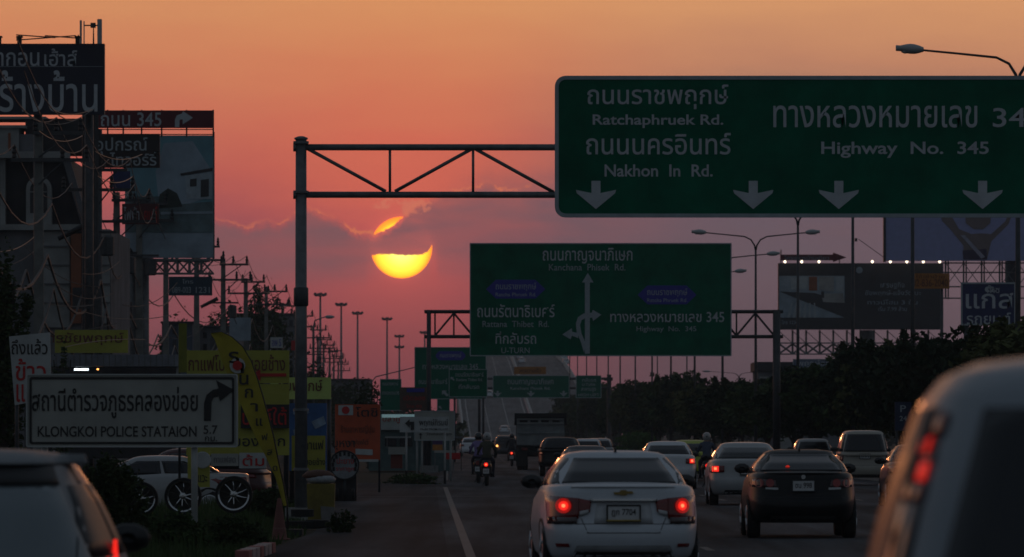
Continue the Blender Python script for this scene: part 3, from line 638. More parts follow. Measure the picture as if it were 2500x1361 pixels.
for px in (50, 192, 0):
    b = MB(t.location); b.pbox(px-8, px+2, 92, 108, DL-1.2, .3); b.pbox(px-10, px+4, 88, 91, DL-1.3, .5); b.build('flood_light', BLKP, t)
for a, c in (((45, 90), (140, 97)), ((45, 103), (190, 92)), ((115, 92), (192, 98)), ((52, 92), (54, 110)), ((196, 90), (197, 110))):
    b = MB(t.location); b.tube([(X(a[0], DL), DL-1.1, Z(a[1], DL)), (X(c[0], DL), DL-1.1, Z(c[1], DL))], .022, 6); b.build('lamp_arm', STEELD, t)
t = thing('antenna', 'cluster of mobile phone antenna panels above the navy billboard', 'antenna', (X(225, DL+6), DL+6, Z(110, DL+6)))
for px, w, y0 in ((197, 2.4, 50), (205, 1.2, 52), (243, 5.5, 47)):
    b = MB(t.location); b.pbox(px-w, px+w, y0, 112, DL+6, .15); b.build('antenna_panel', LAMPG, t)
b = MB(t.location); b.tube([(X(227, DL+6), DL+6.3, Z(130, DL)), (X(227, DL+6), DL+6.3, Z(34, DL))], [.05, .015], 8); b.build('mast', STEELD, t)
b = MB(t.location); b.pbox(205, 240, 61, 64, DL+6.2, .08); b.pbox(221, 233, 56, 68, DL+6.1, .2); b.build('bracket', STEELD, t)
t = thing('tower', 'dark lattice mast carrying the antenna panels behind the red road board', 'tower', (X(225, DL+6), DL+6, 0))
for px in (204, 232):
    for yy in (0, 1.2):
        b = MB(t.location); b.tube([(X(px, DL+6), DL+6+yy, 0), (X(px, DL+6), DL+6+yy, Z(112, DL+6))], .06, 6); b.build('leg', STEELD, t)
py = 1000; s = 1
while py > 130:
    b = MB(t.location); b.tube([(X(204, DL+6), DL+6, Z(py, DL+6)), (X(232, DL+6), DL+6, Z(py-40, DL+6))], .03, 5); b.tube([(X(204, DL+6), DL+6, Z(py-40, DL+6)), (X(232, DL+6), DL+6, Z(py-40, DL+6))], .03, 5); b.build('brace', STEELD, t); py -= 40
D = 262
t = plain('signboard', 'dark red roadside board reading 345 with white right-turn arrow', 226, 519, 270, 313, D, MAROON, [('ถนน 345', 246, 394, 275, 309, SWHITE)], 'signboard', dep=.15)
arrow(t, [(427, 311), (427, 292), (432, 282), (444, 278), (447, 272), (471, 288), (446, 304), (446, 292), (440, 292), (438, 296), (438, 311)], D-.03, SWHITE)
b = MB(t.location); b.box(X(226, D), X(521, D), D+.2, D+.3, Z(317, D), Z(315, D)); b.box(X(226, D), X(521, D), D+.2, D+.3, Z(329, D), Z(327, D))
for px in (262, 300, 345, 394, 455, 520): b.box(X(px, D)-.03, X(px, D)+.03, D+.2, D+.28, Z(335, D), Z(268, D))
b.build('frame', STEELD, t)
post(t, 240, 314, None, D, .12, STEELD, dy=.5); t.location.z = t.location.z
t = plain('signboard', 'black board with grey Thai lettering under the red 345 board', 227, 390, 327, 410, 258, BLACKB, [('อุปกรณ์', 233, 360, 336, 379, SGREY), ('ไทวอร์รี่', 268, 382, 372, 405, SGREY)], 'signboard', dep=.2)
D = 300
t = thing('billboard', 'tall pale blue billboard picturing a white house, on lattice legs', 'billboard', (X(455, D), D, 0))
board(t, 305, 521, 331, 630, D, GREYP, False, dep=.4)
def pr(t, pts, D, m, name='print', lay=1): return arrow(t, pts, D-.01-.012*lay, m, name, .01)
pr(t, [(306, 333), (519, 333), (519, 568), (306, 568)], D, TEAL)
pr(t, [(400, 350), (470, 345), (519, 420), (519, 480), (390, 520), (380, 420)], D, mat('pale cloud print', (.27, .34, .40), .6, var=.4, scale=.3), lay=2)
pr(t, [(306, 480), (395, 480), (430, 500), (519, 492), (519, 567), (306, 567)], D, mat('garden print', (.10, .15, .16), .6, var=.6, scale=.8), lay=3)
pr(t, [(440, 424), (519, 410), (519, 418), (442, 430)], D, ROOFD, lay=4); pr(t, [(452, 430), (517, 420), (517, 486), (456, 486)], D, mat('house print', (.34, .40, .44), .6, var=.2), lay=3.5)
pr(t, [(464, 438), (480, 436), (480, 455), (464, 456)], D, DPRINT, lay=5); pr(t, [(490, 440), (510, 437), (510, 480), (490, 482)], D, DPRINT, lay=5)
pr(t, [(390, 475), (410, 460), (432, 472), (446, 505), (385, 510)], D, mat('bush print', (.02, .035, .03), .6, var=.5, scale=2), lay=4)
pr(t, [(392, 518), (519, 516), (519, 522), (392, 524)], D, GREYP, lay=5)
for py in (634, 668):
    b = MB(t.location); b.box(X(345, D), X(522, D), D, D+.25, Z(py+3, D), Z(py-2, D)); b.build('beam', STEEL, t)
for i in range(6):
    x = 346 + i*29
    b = MB(t.location); b.tube([(X(x, D), D+.1, Z(636, D)), (X(x+29, D), D+.1, Z(668, D))], .045, 5); b.tube([(X(x+29, D), D+.1, Z(636, D)), (X(x, D), D+.1, Z(668, D))], .045, 5); b.tube([(X(x, D), D+.1, Z(636, D)), (X(x, D), D+.1, Z(668, D))], .07, 5); b.build('brace', STEEL, t)
for px in (318, 350): post(t, px, 560, None, D, .22, STEEL, dy=.8)
b = MB(t.location); b.tube([(X(521, D), D+.2, Z(322, D)), (X(521, D), D+.2, Z(632, D))], .05, 6); b.build('edge_rail', STEELD, t)
plain('signboard', 'dark blue phone number board hanging under the house billboard', 412, 518, 676, 722, 299, mat('blue board', (.022, .05, .075), .6), [('089-003', 420, 466, 701, 716, SGREY), ('1231', 478, 512, 701, 716, SGREY), ('โทร', 445, 472, 682, 693, SGREY)], posts=())
plain('signboard', 'small dark red board with Thai lettering among the utility poles', 298, 388, 498, 548, 285, mat('dim red board', (.09, .02, .02), .6), [('ไฟฟ้า', 302, 340, 505, 538, SGREY), ('ยนต์', 352, 384, 505, 545, RED)])
plain('signboard', 'dim navy board above the small red board on the left', 276, 318, 418, 462, 285, mat('dim blue board', (.02, .03, .11), .6))
# mansard building
D = 265
t = thing('building', 'grey building with dark mansard roof and white arched dormer window', 'building', (X(90, D), D, 0))
def bp(name, px0, px1, py0, py1, m, dd=0, dep=.3, lab=None):
    b = MB(t.location); b.pbox(px0, px1, py0, py1, D+dd, dep); return b.build(name, m, t, label=lab)
b = MB(t.location); b.box(X(-400, D), X(268, D), D+.6, D+14, -.05, Z(560, D)); b.build('wall', WALLD, t)
b = MB(t.location); b.prism([(X(-400, D), Z(560, D)), (X(206, D), Z(560, D)), (X(160, D), Z(382, D)), (X(-400, D), Z(382, D))], D+.9, D+13); b.build('mansard_roof', ROOFD, t)
bp('cornice', -400, 212, 548, 562, WALL, .2, 1.0); bp('cornice', -400, 168, 370, 386, WALL, .2, 1.0); bp('pilaster', 0, 13, 386, 548, WALL, .5, .5)
b = MB(t.location); b.prism([(X(150, D), Z(386, D)), (X(168, D), Z(386, D)), (X(214, D), Z(548, D)), (X(196, D), Z(548, D))], D+.5, D+1.1); b.build('hip_trim', WALLD, t)
arch = lambda a, c, y0, y1: [(a, y1)] + [(a+(c-a)*(1-math.cos(math.pi*i/10))/2, y0+(c-a)/2-(c-a)/2*math.sin(math.pi*i/10)) for i in range(11)] + [(c, y1)]
b = MB(t.location); b.prism([(X(p, D), Z(q, D)) for p, q in arch(62, 124, 430, 548)], D+.35, D+.9); w = b.build('dormer_surround', WALL, t)
b = MB(t.location); b.prism([(X(p, D), Z(q, D)) for p, q in arch(72, 114, 441, 520)], D+.33, D+.349); w = b.build('window', GLASS, t)
b = MB(t.location); b.pbox(92, 94, 442, 520, D+.30, .03); b.pbox(72, 114, 468, 470, D+.30, .03); b.build('mullion', WALL, w)
bp('attic_block', -20, 46, 312, 370, WALL, .5, 3); bp('coping', -30, 62, 306, 313, WALL, .4, 3.3); bp('attic_block', 46, 92, 328, 370, WALLD, .6, 3); bp('attic_window', 20, 26, 325, 368, BRICK, .47, .04)
bp('roof_box', 62, 222, 290, 372, ROOFD, 1.4, 4); bp('roof_slab', -60, 112, 285, 291, WALL, 1.3, 3)
bp('terracotta_pier', 173, 198, 560, 790, BRICK, .3, .3); bp('side_wall_panel', 200, 268, 560, 790, WALL, .45, .15); bp('side_wall_panel', 85, 170, 565, 800, WALL, .45, .15)
for k in range(4): bp('ledge', 85, 268, 600+k*46, 603+k*46, WALLD, .38, .07)
for px0, px1 in ((214, 222), (236, 246)): bp('window', px0, px1, 590, 690, GLASS, .40, .045)
bp('chimney', 232, 246, 386, 420, WALL, 1.0, .6)
# shop with fluorescent light behind the police sign
D = 225
t = thing('building', 'roadside shop with yellow fascia and a lit white tube under its awning', 'building', (X(230, D), D, 0))
bp('back_wall', 60, 440, 880, 1120, ROOFD, 5, .3); bp('awning', 120, 440, 866, 895, mat('ribbed awning', (.20, .21, .24), .6), 0, 4)
for k in range(22): bp('awning_rib', 122+k*14.4, 124+k*14.4, 866, 895, STEEL, -.04, .035)
bp('tube_lamp', 181, 216, 900, 905, TUBE, .5, .06); bp('tube_lamp', 236, 241, 900, 904, LITO, .5, .06)
bp('column', 128, 134, 896, 1120, WALL, .3, .2); bp('column', 430, 436, 896, 1120, WALL, .3, .2)
plain('signboard', 'yellow shop board with brown Thai lettering above the awning', 134, 312, 806, 862, 222, YEL, [('อุดรชัยพฤกษ์', 90, 302, 812, 845, mat('brown paint', (.14, .04, .02), .6))], dep=.2)
t = plain('signboard', 'tilted white board with red and black Thai lettering at far left', 22, 126, 0, 1, 130, WHITEB); bpy.data.objects.remove(t.children[0])
D = 130
b = MB(t.location); b.pprism([(22, 822), (122, 812), (126, 972), (36, 990)], D, .06); b.build('panel', WHITEB, t)
t.rotation_euler = (0, 0, 0)
ptext(t, 'ถึงแล้ว', 28, 116, 828, 866, D-.01, BLACK, .02); ptext(t, 'ข้าว', 38, 112, 876, 930, D-.01, RED, .02); ptext(t, 'แกง', 40, 112, 938, 982, D-.01, RED, .02)
for px in (40, 112): post(t, px, 850, None, D, .04, STEELD, dy=.12)
# yellow sign stack
D = 152
t = plain('signboard', 'yellow board with Thai lettering and thick red left arrow, behind the feather flag', 456, 706, 856, 936, D, YEL, [('กาแฟโบราณยอยช้าง', 460, 696, 866, 906, mat('brown paint', (.14, .04, .02), .6))], posts=(470, 698), dep=.1)
arrow(t, [(610, 915), (636, 903), (636, 912), (699, 912), (699, 920), (636, 920), (636, 930)], D-.02, RED)
t = plain('signboard', 'large olive yellow board with black Thai lettering under the red arrow board', 455, 706, 938, 1112, D+.02, YEL, [('ของฝาก', 570, 696, 1064, 1090, BLACK)], dep=.1)
t = plain('signboard', 'black board with red Thai lettering mounted on the yellow stack', 588, 706, 988, 1046, D-.14, BLACKB, [('ปักษ์ใต้', 592, 700, 994, 1038, RED)], dep=.1)
plain('signboard', 'white board with red Thai lettering low on the yellow stack', 584, 650, 1106, 1144, D-.2, WHITEB, [('ต้ม', 592, 645, 1110, 1138, RED)], dep=.08)
plain('signboard', 'small faded notice left of the red-lettered white board', 515, 582, 1108, 1138, D-.2, CREAM, [('กาแฟสด', 522, 575, 1114, 1130, WALLD)], dep=.08)
plain('signboard', 'pale yellow board with brown Thai lettering crossed by the gantry pole', 660, 808, 922, 975, 158, YEL2, [('ชัยพฤกษ์', 680, 787, 927, 962, mat('brown paint', (.14, .04, .02), .6))], posts=(668, 802))
t = plain('signboard', 'blue picture board with white clouds beside the gantry pole', 706, 798, 985, 1150, 157, mat('sky print', (.03, .10, .26), .5, var=.4, scale=1.2), posts=(712, 792))
for pts in ([(715, 1000), (740, 992), (756, 1008), (735, 1018), (716, 1012)], [(760, 1030), (790, 1016), (796, 1035), (770, 1048)], [(715, 1050), (745, 1040), (750, 1062), (720, 1068)]):
    arrow(t, pts, 156.98, mat('cloud print', (.22, .30, .40), .6, var=.5, scale=3), 'print', .01)
plain('signboard', 'small yellow coffee board leaning below the blue picture board', 712, 794, 1064, 1150, 154, YEL, [('กาแฟ', 742, 790, 1075, 1098, BLACK), ('ยอยช้าง', 745, 794, 1118, 1136, BLACK)])
t = plain('signboard', 'small yellow notice behind the round face on the police sign post', 458, 512, 1100, 1190, 140, YEL, [('แวะ', 484, 506, 1160, 1178, BLACK)])
b = MB(t.location); b.lathe([(.16, 0), (.18, .01), (.18, .03)], (X(490, 139), 139.8, Z(1124, 139)), 'Y', 20); b.build('round_emblem', WHITEB, t)
t = plain('banner', 'orange red banner with a white panel holding a red disc', 818, 928, 988, 1124, 190, ORNG, [('โตชิ', 868, 922, 994, 1018, BLACK), ('ร้านอาหารญี่ปุ่น', 832, 914, 1038, 1062, mat('brown paint', (.14, .04, .02), .6)), ('บุฟเฟ่ต์', 850, 900, 1072, 1090, mat('brown paint', (.14, .04, .02), .6))], 'banner', posts=(820, 926), dep=.03, pw=.03)
arrow(t, [(826, 990), (862, 990), (862, 1014), (826, 1014)], 189.98, WHITEB, 'white_panel', .01)
b = MB(t.location); b.lathe([(9.5*190/F, 0), (9.5*190/F, .008)], (X(844, 190), 189.965, Z(1002, 190)), 'Y', 20); b.build('red_disc', RED, t)
arrow(t, [(868, 1096), (910, 1098), (910, 1112), (868, 1110)], 189.98, WHITEB, 'white_strip', .01); arrow(t, [(872, 1122), (924, 1122), (924, 1128), (872, 1128)], 189.95, WHITEB, 'hem', .03)
# round tyre-shop sign
D = 165
t = thing('signboard', 'round white tyre-shop sign edged by dark lettering, beside the bin', 'signboard', (X(841, D), D, 0))
rr = 37*D/F
b = MB(t.location); b.lathe([(rr, 0), (rr, .06)], (X(841, D), D, Z(1136, D)), 'Y', 28); b.build('disc', mat('faded disc', (.22, .23, .24), .7, var=.4, scale=3), t)
b = MB(t.location); ring(b, [(X(841, D)+rr*math.cos(a*.2244), Z(1136, D)+rr*math.sin(a*.2244)) for a in range(28)], [(X(841, D)+rr*.9*math.cos(a*.2244), Z(1136, D)+rr*.9*math.sin(a*.2244)) for a in range(28)], D-.03, D); b.build('rim', BLACK, t)
for k in range(11):
    a = R(200 - k*22); cxx, czz = X(841, D)+rr*.76*math.cos(a), Z(1136, D)+rr*.76*math.sin(a)
    b = MB(t.location); b.box(cxx-.03, cxx+.03, D-.012, D-.002, czz-.05, czz+.05); b.build('letter_stroke', BLACK, t)
ptext(t, 'ปะยาง', 822, 864, 1118, 1133, D-.012, RED); ptext(t, 'ราคาถูก', 820, 864, 1142, 1153, D-.012, RED)
ptext(t, 'บุหงา', 812, 866, 1076, 1100, D-.01, BLACK, .02)
b = MB(t.location); b.box(X(813, D), X(870, D), D+.1, D+.7, 0, Z(1160, D)); b.build('trailer_box', BLACK, t)
for px in (822, 862):
    b = MB(t.location); b.lathe([(.1, -.05), (.16, -.04), (.16, .04), (.1, .05)], (X(px, D), D+.05, .16), 'X', 14); b.build('wheel', RUB, t)
post(t, 841, 1160, None, D, .04, STEELD, dy=.08)
# lit shop front behind the banner
D = 300
t = thing('building', 'shop front with white lit fascia and red lettering behind the banner', 'building', (X(985, D), D, 0))
bp('wall', 900, 1100, 1012, 1150, mat('teal wall', (.08, .13, .13), .8), 1, 8); bp('lit_fascia', 932, 1024, 1012, 1020, mat('lit fascia panel', (.6, .7, .7), .5, emit=(.5, .85, .9), es=.14, var=.4, scale=1), .6, .35)
bp('fascia', 930, 1026, 1020, 1050, WHITEB, .8, .15); ptext(t, 'ปลาทู', 934, 976, 1016, 1034, D+.75, RED, .02)
bp('window', 940, 968, 1068, 1090, GLASS, .9, .08); bp('window', 976, 1006, 1068, 1090, GLASS, .9, .08); bp('door', 1030, 1050, 1068, 1145, GLASS, .9, .08)
# kiosk items
t = thing('kiosk', 'small cream food cart with red base behind the white sign posts', 'food cart', (X(965, 245), 245, 0)); D = 245
bp('counter', 948, 988, 1092, 1110, CREAM, 0, .8); bp('base', 954, 982, 1110, 1144, mat('red panel', (.16, .03, .02), .7), .1, .6)
bp('canopy', 940, 1002, 1066, 1070, WALL, -.2, 1.3)
for px in (945, 990): bp('post', px-1, px+1, 1070, 1094, STEEL, 0, .05)
t = thing('kiosk', 'street stall with red cloth and orange boxes right of the sign posts', 'street stall', (X(1050, 255), 255, 0)); D = 255
bp('table', 1060, 1110, 1100, 1106, CREAM, 0, 1); bp('table_cloth', 1088, 1124, 1106, 1122, RED, .02, .05)
for px in (1062, 1107): bp('leg', px-1.5, px+1.5, 1106, 1150, STEEL, .05, .06)
bp('crate', 1056, 1080, 1086, 1100, ORB, .2, .5); bp('crate', 1056, 1080, 1074, 1085.5, mat('violet crate', (.08, .04, .12), .7), .2, .5)
for px in (1084, 1126): bp('frame_post', px-1, px+1, 1070, 1150, STEELD, .6, .06)
bp('roof_sheet', 1080, 1130, 1066, 1070, WALLD, .3, 1.2)
# parade of dark shop buildings further along the left
for (lab, a, c, y0, D, m) in (('flat roofed grey shop row behind the tree by the gantry pole', 560, 720, 770, 640, WALLD), ('low dark shop with blue roof under the blue phone board', 395, 470, 790, 420, mat('blue roof wall', (.05, .07, .10), .8)),
                              ('pale low building behind the yellow sign stack', 470, 580, 800, 430, WALLD), ('distant low building behind the small upswept tree', 740, 900, 930, 620, WALLD), ('distant white building at the left foot of the flyover', 1100, 1135, 1040, 1050, WALL)):
    t = thing('building', lab, 'building', (X((a+c)/2, D), D, 0))
    b = MB(t.location); b.box(X(a, D), X(c, D), D, D+12, -.05, Z(y0, D)); b.build('wall', m, t)
    bp('roof_edge', a-3, c+3, y0-5, y0, ROOFD, -.3, 12.6)
    k = a+6
    while k < c-12: bp('window', k, k+9, y0+12, y0+26, GLASS, -.05, .04); bp('window', k, k+9, y0+40, y0+56, GLASS, -.05, .04); k += 20
plain('signboard', 'small white and blue notice board left of the gantry pole', 660, 690, 824, 850, 460, WHITEB, [('อพ 5', 664, 686, 828, 846, SBLUE)], posts=(675,))
plain('signboard', 'grey translucent shop board behind the tip of the feather flag', 560, 612, 776, 832, 400, GREYP, posts=(566, 606))
plain('signboard', 'small red and white roadside marker board beside the gantry pole', 711, 722, 832, 856, 440, RED, posts=(716,), pw=.05)
plain('signboard', 'tall yellow edge banner left of the feather flag', 436, 456, 790, 910, 150, mat('olive banner', (.17, .17, .02), .8), posts=(438,), pw=.03, dep=.02)
# feather flag
D = 110.0
t = thing('feather_flag', 'tall curved yellow feather flag with black Thai lettering by the verge', 'flag', (X(703, D), D, 0))
outer = [(515, 814), (540, 811), (566, 824), (592, 848), (612, 882), (626, 922), (640, 968), (653, 1015), (666, 1065), (678, 1125), (690, 1180), (700, 1235)]
inner = [(515, 816), (524, 830), (533, 855), (543, 885), (556, 915), (572, 952), (590, 992), (610, 1038), (630, 1080), (650, 1118), (672, 1165), (692, 1235)]
b = MB(t.location); vs = []; K = len(outer)
for i in range(K):
    for j in range(4):
        q = j/3; px = inner[i][0]*(1-q)+outer[i][0]*q; py = inner[i][1]*(1-q)+outer[i][1]*q
        vs.append((X(px, D), D + .03*math.sin(i*.9+q*3), Z(py, D)))
fs = [(i*4+j, (i+1)*4+j, (i+1)*4+j+1, i*4+j+1) for i in range(K-1) for j in range(3)]
b.add(vs, fs); b.build('cloth', YELF, t, smooth=True)
b = MB(t.location); b.tube([(X(p+1, D), D+.05, Z(q, D)) for p, q in outer] + [(X(703, D), D+.05, 0)], [.012]*6+[.016]*7, 8); b.build('pole', BLACK, t, smooth=True)
b = MB(t.location); b.lathe([(.13, 0), (.13, .01)], (X(580, D), D-.06, Z(893, D)), 'Y', 20); b.build('white_emblem', WHITEB, t)
b = MB(t.location); b.lathe([(.08, 0), (.08, .01)], (X(580, D), D-.075, Z(893, D)), 'Y', 16); b.build('red_emblem', RED, t)
for k, ch in enumerate('ร้านกาแฟสด'[::1].replace('้', '')):
    i = 3.2 + k*.78
    i0 = int(i); fr = i-i0
    if i0+1 >= K: break
    cx_ = (outer[i0][0]+inner[i0][0])/2*(1-fr)+(outer[i0+1][0]+inner[i0+1][0])/2*fr; cy_ = (outer[i0][1]+inner[i0][1])/2*(1-fr)+(outer[i0+1][1]+inner[i0+1][1])/2*fr
    s = max(5, 13-k*.9); ptext(t, ch, cx_-s, cx_+s, cy_-s*1.1, cy_+s*1.1, D-.06, BLACK, .03)
b = MB(t.location); b.box(X(703, D)-.25, X(703, D)+.25, D-.2, D+.25, -.02, .08); b.build('base_plate', BLKP, t)
# cone
D = 104.0
t = thing('traffic_cone', 'faded red traffic cone standing on the verge by the feather flag', 'traffic cone', (X(682, D), D, 0))
b = MB(); b.lathe([(.17, 0), (.17, .02), (.12, .03), (.03, .64), (.02, .65)], n=20); b.build('cone', mat('cone plastic', (.17, .06, .05), .7), t, smooth=False)
b = MB(); b.lathe([(.098, .18), (.072, .33)], n=20); b.build('reflective_band', mat('dull band', (.25, .16, .15), .6), t)
# bin, with lid and bag
D = 118.0
t = thing('waste_bin', 'dirty yellow waste bin topped with a white bag beside the gantry pole', 'bin', (X(784, D), D, 0))
b = MB(); b.prism([(-.23, .02), (.23, .02), (.25, .78), (-.25, .78)], -.25, .25); b.build('bin_body', mat('bin plastic', (.17, .13, .02), .7, var=.4), t)
b = MB(); b.lathe([(.12, .78), (.24, .80), (.27, .86), (.2, .93), (.06, .96)], n=14); b.build('bag', mat('bag film', (.28, .29, .30), .5, var=.3, scale=9), t, smooth=True)
b = MB(); b.lathe([(.27, .88), (.29, .93), (.20, 1.0), (.05, 1.03)], (-.05, .06, 0), n=14); b.build('lid', mat('bin lid', (.09, .035, .02), .7), t, smooth=True)
b = MB(); b.prism([(.02, .0), (.24, .0), (.25, .36), (.0, .38)], -.30, -.26); b.build('front_panel', mat('bin panel', (.17, .16, .15), .7), t)
# rubble / planter
t = thing('debris_heap', 'low black heap of old tyres and sacks at the gantry foot', 'tyre heap', (X(750, 114), 114, 0))
for (px, z, r) in ((722, .1, .22), (752, .1, .25), (738, .3, .2), (775, .12, .2)):
    b = MB(); b.lathe([(r*.5, -.07), (r, -.06), (r, .06), (r*.5, .07)], ((px-750)*114/F, random.uniform(-.2, .2), z), n=14); b.build('tyre', RUB, t)
# kerb stones at the bottom
D0 = 89
t = thing('kerb', 'short run of painted concrete kerb stones at the bottom left', 'kerb', (-3.35, 92, 0))
PINKK = mat('kerb paint with pink highlight', (.42, .32, .30), .8, var=.35, scale=4, bump=.4)  # painted kerb, with the pink sky highlight put into its colour
for k in range(7):
    d = 86+k*1.02; x = interp([(80, -3.6), (92, -3.42), (99, -3.22)], d)
    b = MB(t.location); b.box(x-.09, x+.09, d, d+.98, -.05, .14+.004*math.sin(k*3)); b.build('kerb_stone', PINKK if k % 3 else mat('kerb red', (.32, .10, .09), .8), t)
# ------------------------------------------------------------------ street lamps on the median
def lamp_arm(side, D, top):
    pass
def make_lamp(name, label, group, h=11.5, arm=2.75, r=.075, both=(1, -1)):
    t = thing(name, label, 'street lamp', (0, 0, 0), group)
    b = MB(); b.tube([(0, 0, 0), (0, 0, h*.5), (0, 0, h)], [r*1.25, r, r*.72], 10); b.build('pole', STEELD, t, smooth=True)
    b = MB(); b.box(-.2, .2, -.2, .2, 0, .35); b.build('base', STEELD, t)
    for s in both:
        b = MB(); b.tube([(0, 0, h-.02), (s*.06, 0, h+.25), (s*.25, 0, h+.55), (s*.6, 0, h+.72), (s*arm*.6, 0, h+.82), (s*arm, 0, h+.92)], [.05, .045, .04, .036, .032, .03], 8); b.build('arm', STEELD, t, smooth=True)
        b = MB()
        x0, x1 = s*arm, s*(arm+.78)
        n = 8; vs = []
        for i in range(7):
            q = i/6; rr = .05 + .14*math.sin(min(1, q*1.15+.08)*math.pi*.86); x = x0+(x1-x0)*q
            for j in range(n): a = 2*math.pi*j/n; vs.append((x, rr*1.1*math.cos(a), h+.94+q*.04 + rr*.75*math.sin(a)))
        fs = [(i*n+j, i*n+(j+1) % n, (i+1)*n+(j+1) % n, (i+1)*n+j) for i in range(6) for j in range(n)] + [tuple(range(n)), tuple(6*n+j for j in range(n))]
        b.add(vs, fs); head = b.build('lamp_head', LAMPG, t, smooth=True)
        b = MB(); b.lathe([(.05, -.10), (.12, -.07), (.13, -.02)], ((x0*.35+x1*.65), 0, h+.93), n=10); b.build('lamp_glass', mat('lamp glass', (.5, .5, .48), .2), head, smooth=True)
    return t
L0 = make_lamp('street_lamp', '', 'double-arm street lamps along the median', h=10.35+CH-.7, arm=2.65)
lpx = [2485, 2228, 2082, 1948, 1845, 1764, 1696, 1638, 1592, 1551, 1514, 1485, 1457, 1432, 1410, 1391]
for i, px in enumerate(lpx):
    D = 186 + 42*i
    o = L0 if i == 0 else copy_tree(L0)
    o.location = (X(px, D), D, 0); o['label'] = ('nearest' if i == 0 else ORD[i]) + ' double-arm street lamp in the median row, counting from the camera'
    if i == 0: o.scale = (1.0, 1, 1.02)
for k, (px, D, hh, lab) in enumerate(((1605, 700, 1.0, 'thin grey street lamp standing between the median lamps'), (1677, 640, 1.0, 'pale thin street lamp on the opposite verge'), (1804, 620, .62, 'short thin lamp mast below the gantry truss'))):
    o = copy_tree(L0); o.location = (X(px, D), D, 0); o.scale = (1, 1, hh); o['label'] = lab; o['group'] = 'slender lamps of the opposite verge'
# high masts
def high_mast(px, py, D, label, heads=1):
    t = thing('high_mast_light', label, 'high mast light', (X(px, D), D, 0), 'high mast floodlights')
    h = Z(py, D)
    b = MB(); b.tube([(0, 0, 0), (0, 0, h)], [.34, .17], 8); b.build('mast', STEEL, t, smooth=True)
    for q in range(heads):
        hh = h - q*1.55*17*D/F/1
        b = MB(); b.lathe([(.15, -.1), (.75, -.05), (.75, .05), (.15, .1)], (0, 0, hh-.1), n=12); c = b.build('lamp_ring', STEELD, t)
        for j in range(8):
            a = j*math.pi/4+.2; rr = 1.0; b = MB(); b.lathe([(.10, -.28), (.30, -.16), (.24, .16), (.08, .26)], (rr*math.cos(a), rr*math.sin(a), hh+(.12 if j % 2 else .3)), n=8); b.build('floodlight', STEELD, t)
    return t
for px, py, D, lab, n in ((782, 722, 1246, 'tallest and leftmost high mast floodlight left of the sun', 1), (833, 746, 1345, 'second high mast floodlight from the left', 1), (873, 767, 1435, 'third high mast floodlight from the left', 1),
                          (945, 781, 1512, 'fourth high mast floodlight, under the sun', 1), (975, 823, 1640, 'high mast floodlight with two tiers of lamps', 2), (1037, 814, 1600, 'high mast floodlight behind the second gantry post', 1)):
    high_mast(px, py, D, lab, n)
# two single-arm lamps on the left
for px, py, D, s, lab in ((766, 776, 480, 1, 'single-arm street lamp beside the far utility poles'), (945, 905, 520, 1, 'long-armed street lamp rising behind the small upswept tree')):
    t = thing('street_lamp', lab, 'street lamp', (X(px, D), D, 0))
    h = Z(py, D); b = MB(); b.tube([(0, 0, 0), (0, 0, h-.6), (.1*s, 0, h-.2), (.8*s, 0, h+.05)] if px < 800 else [(-1.2, 0, 0), (-1.2, 0, h-.9), (-.9, 0, h-.5), (2.2, 0, h+.25)], [.09, .06, .05, .035], 8); b.build('pole', STEEL, t, smooth=True)
    xe = .8 if px < 800 else 2.2; ze = h+.05 if px < 800 else h+.25
    b = MB(); b.lathe([(.04, 0), (.12, .15), (.13, .45), (.05, .7)], (xe, 0, ze), 'X', 8); b.build('lamp_head', LAMPG, t, smooth=True)

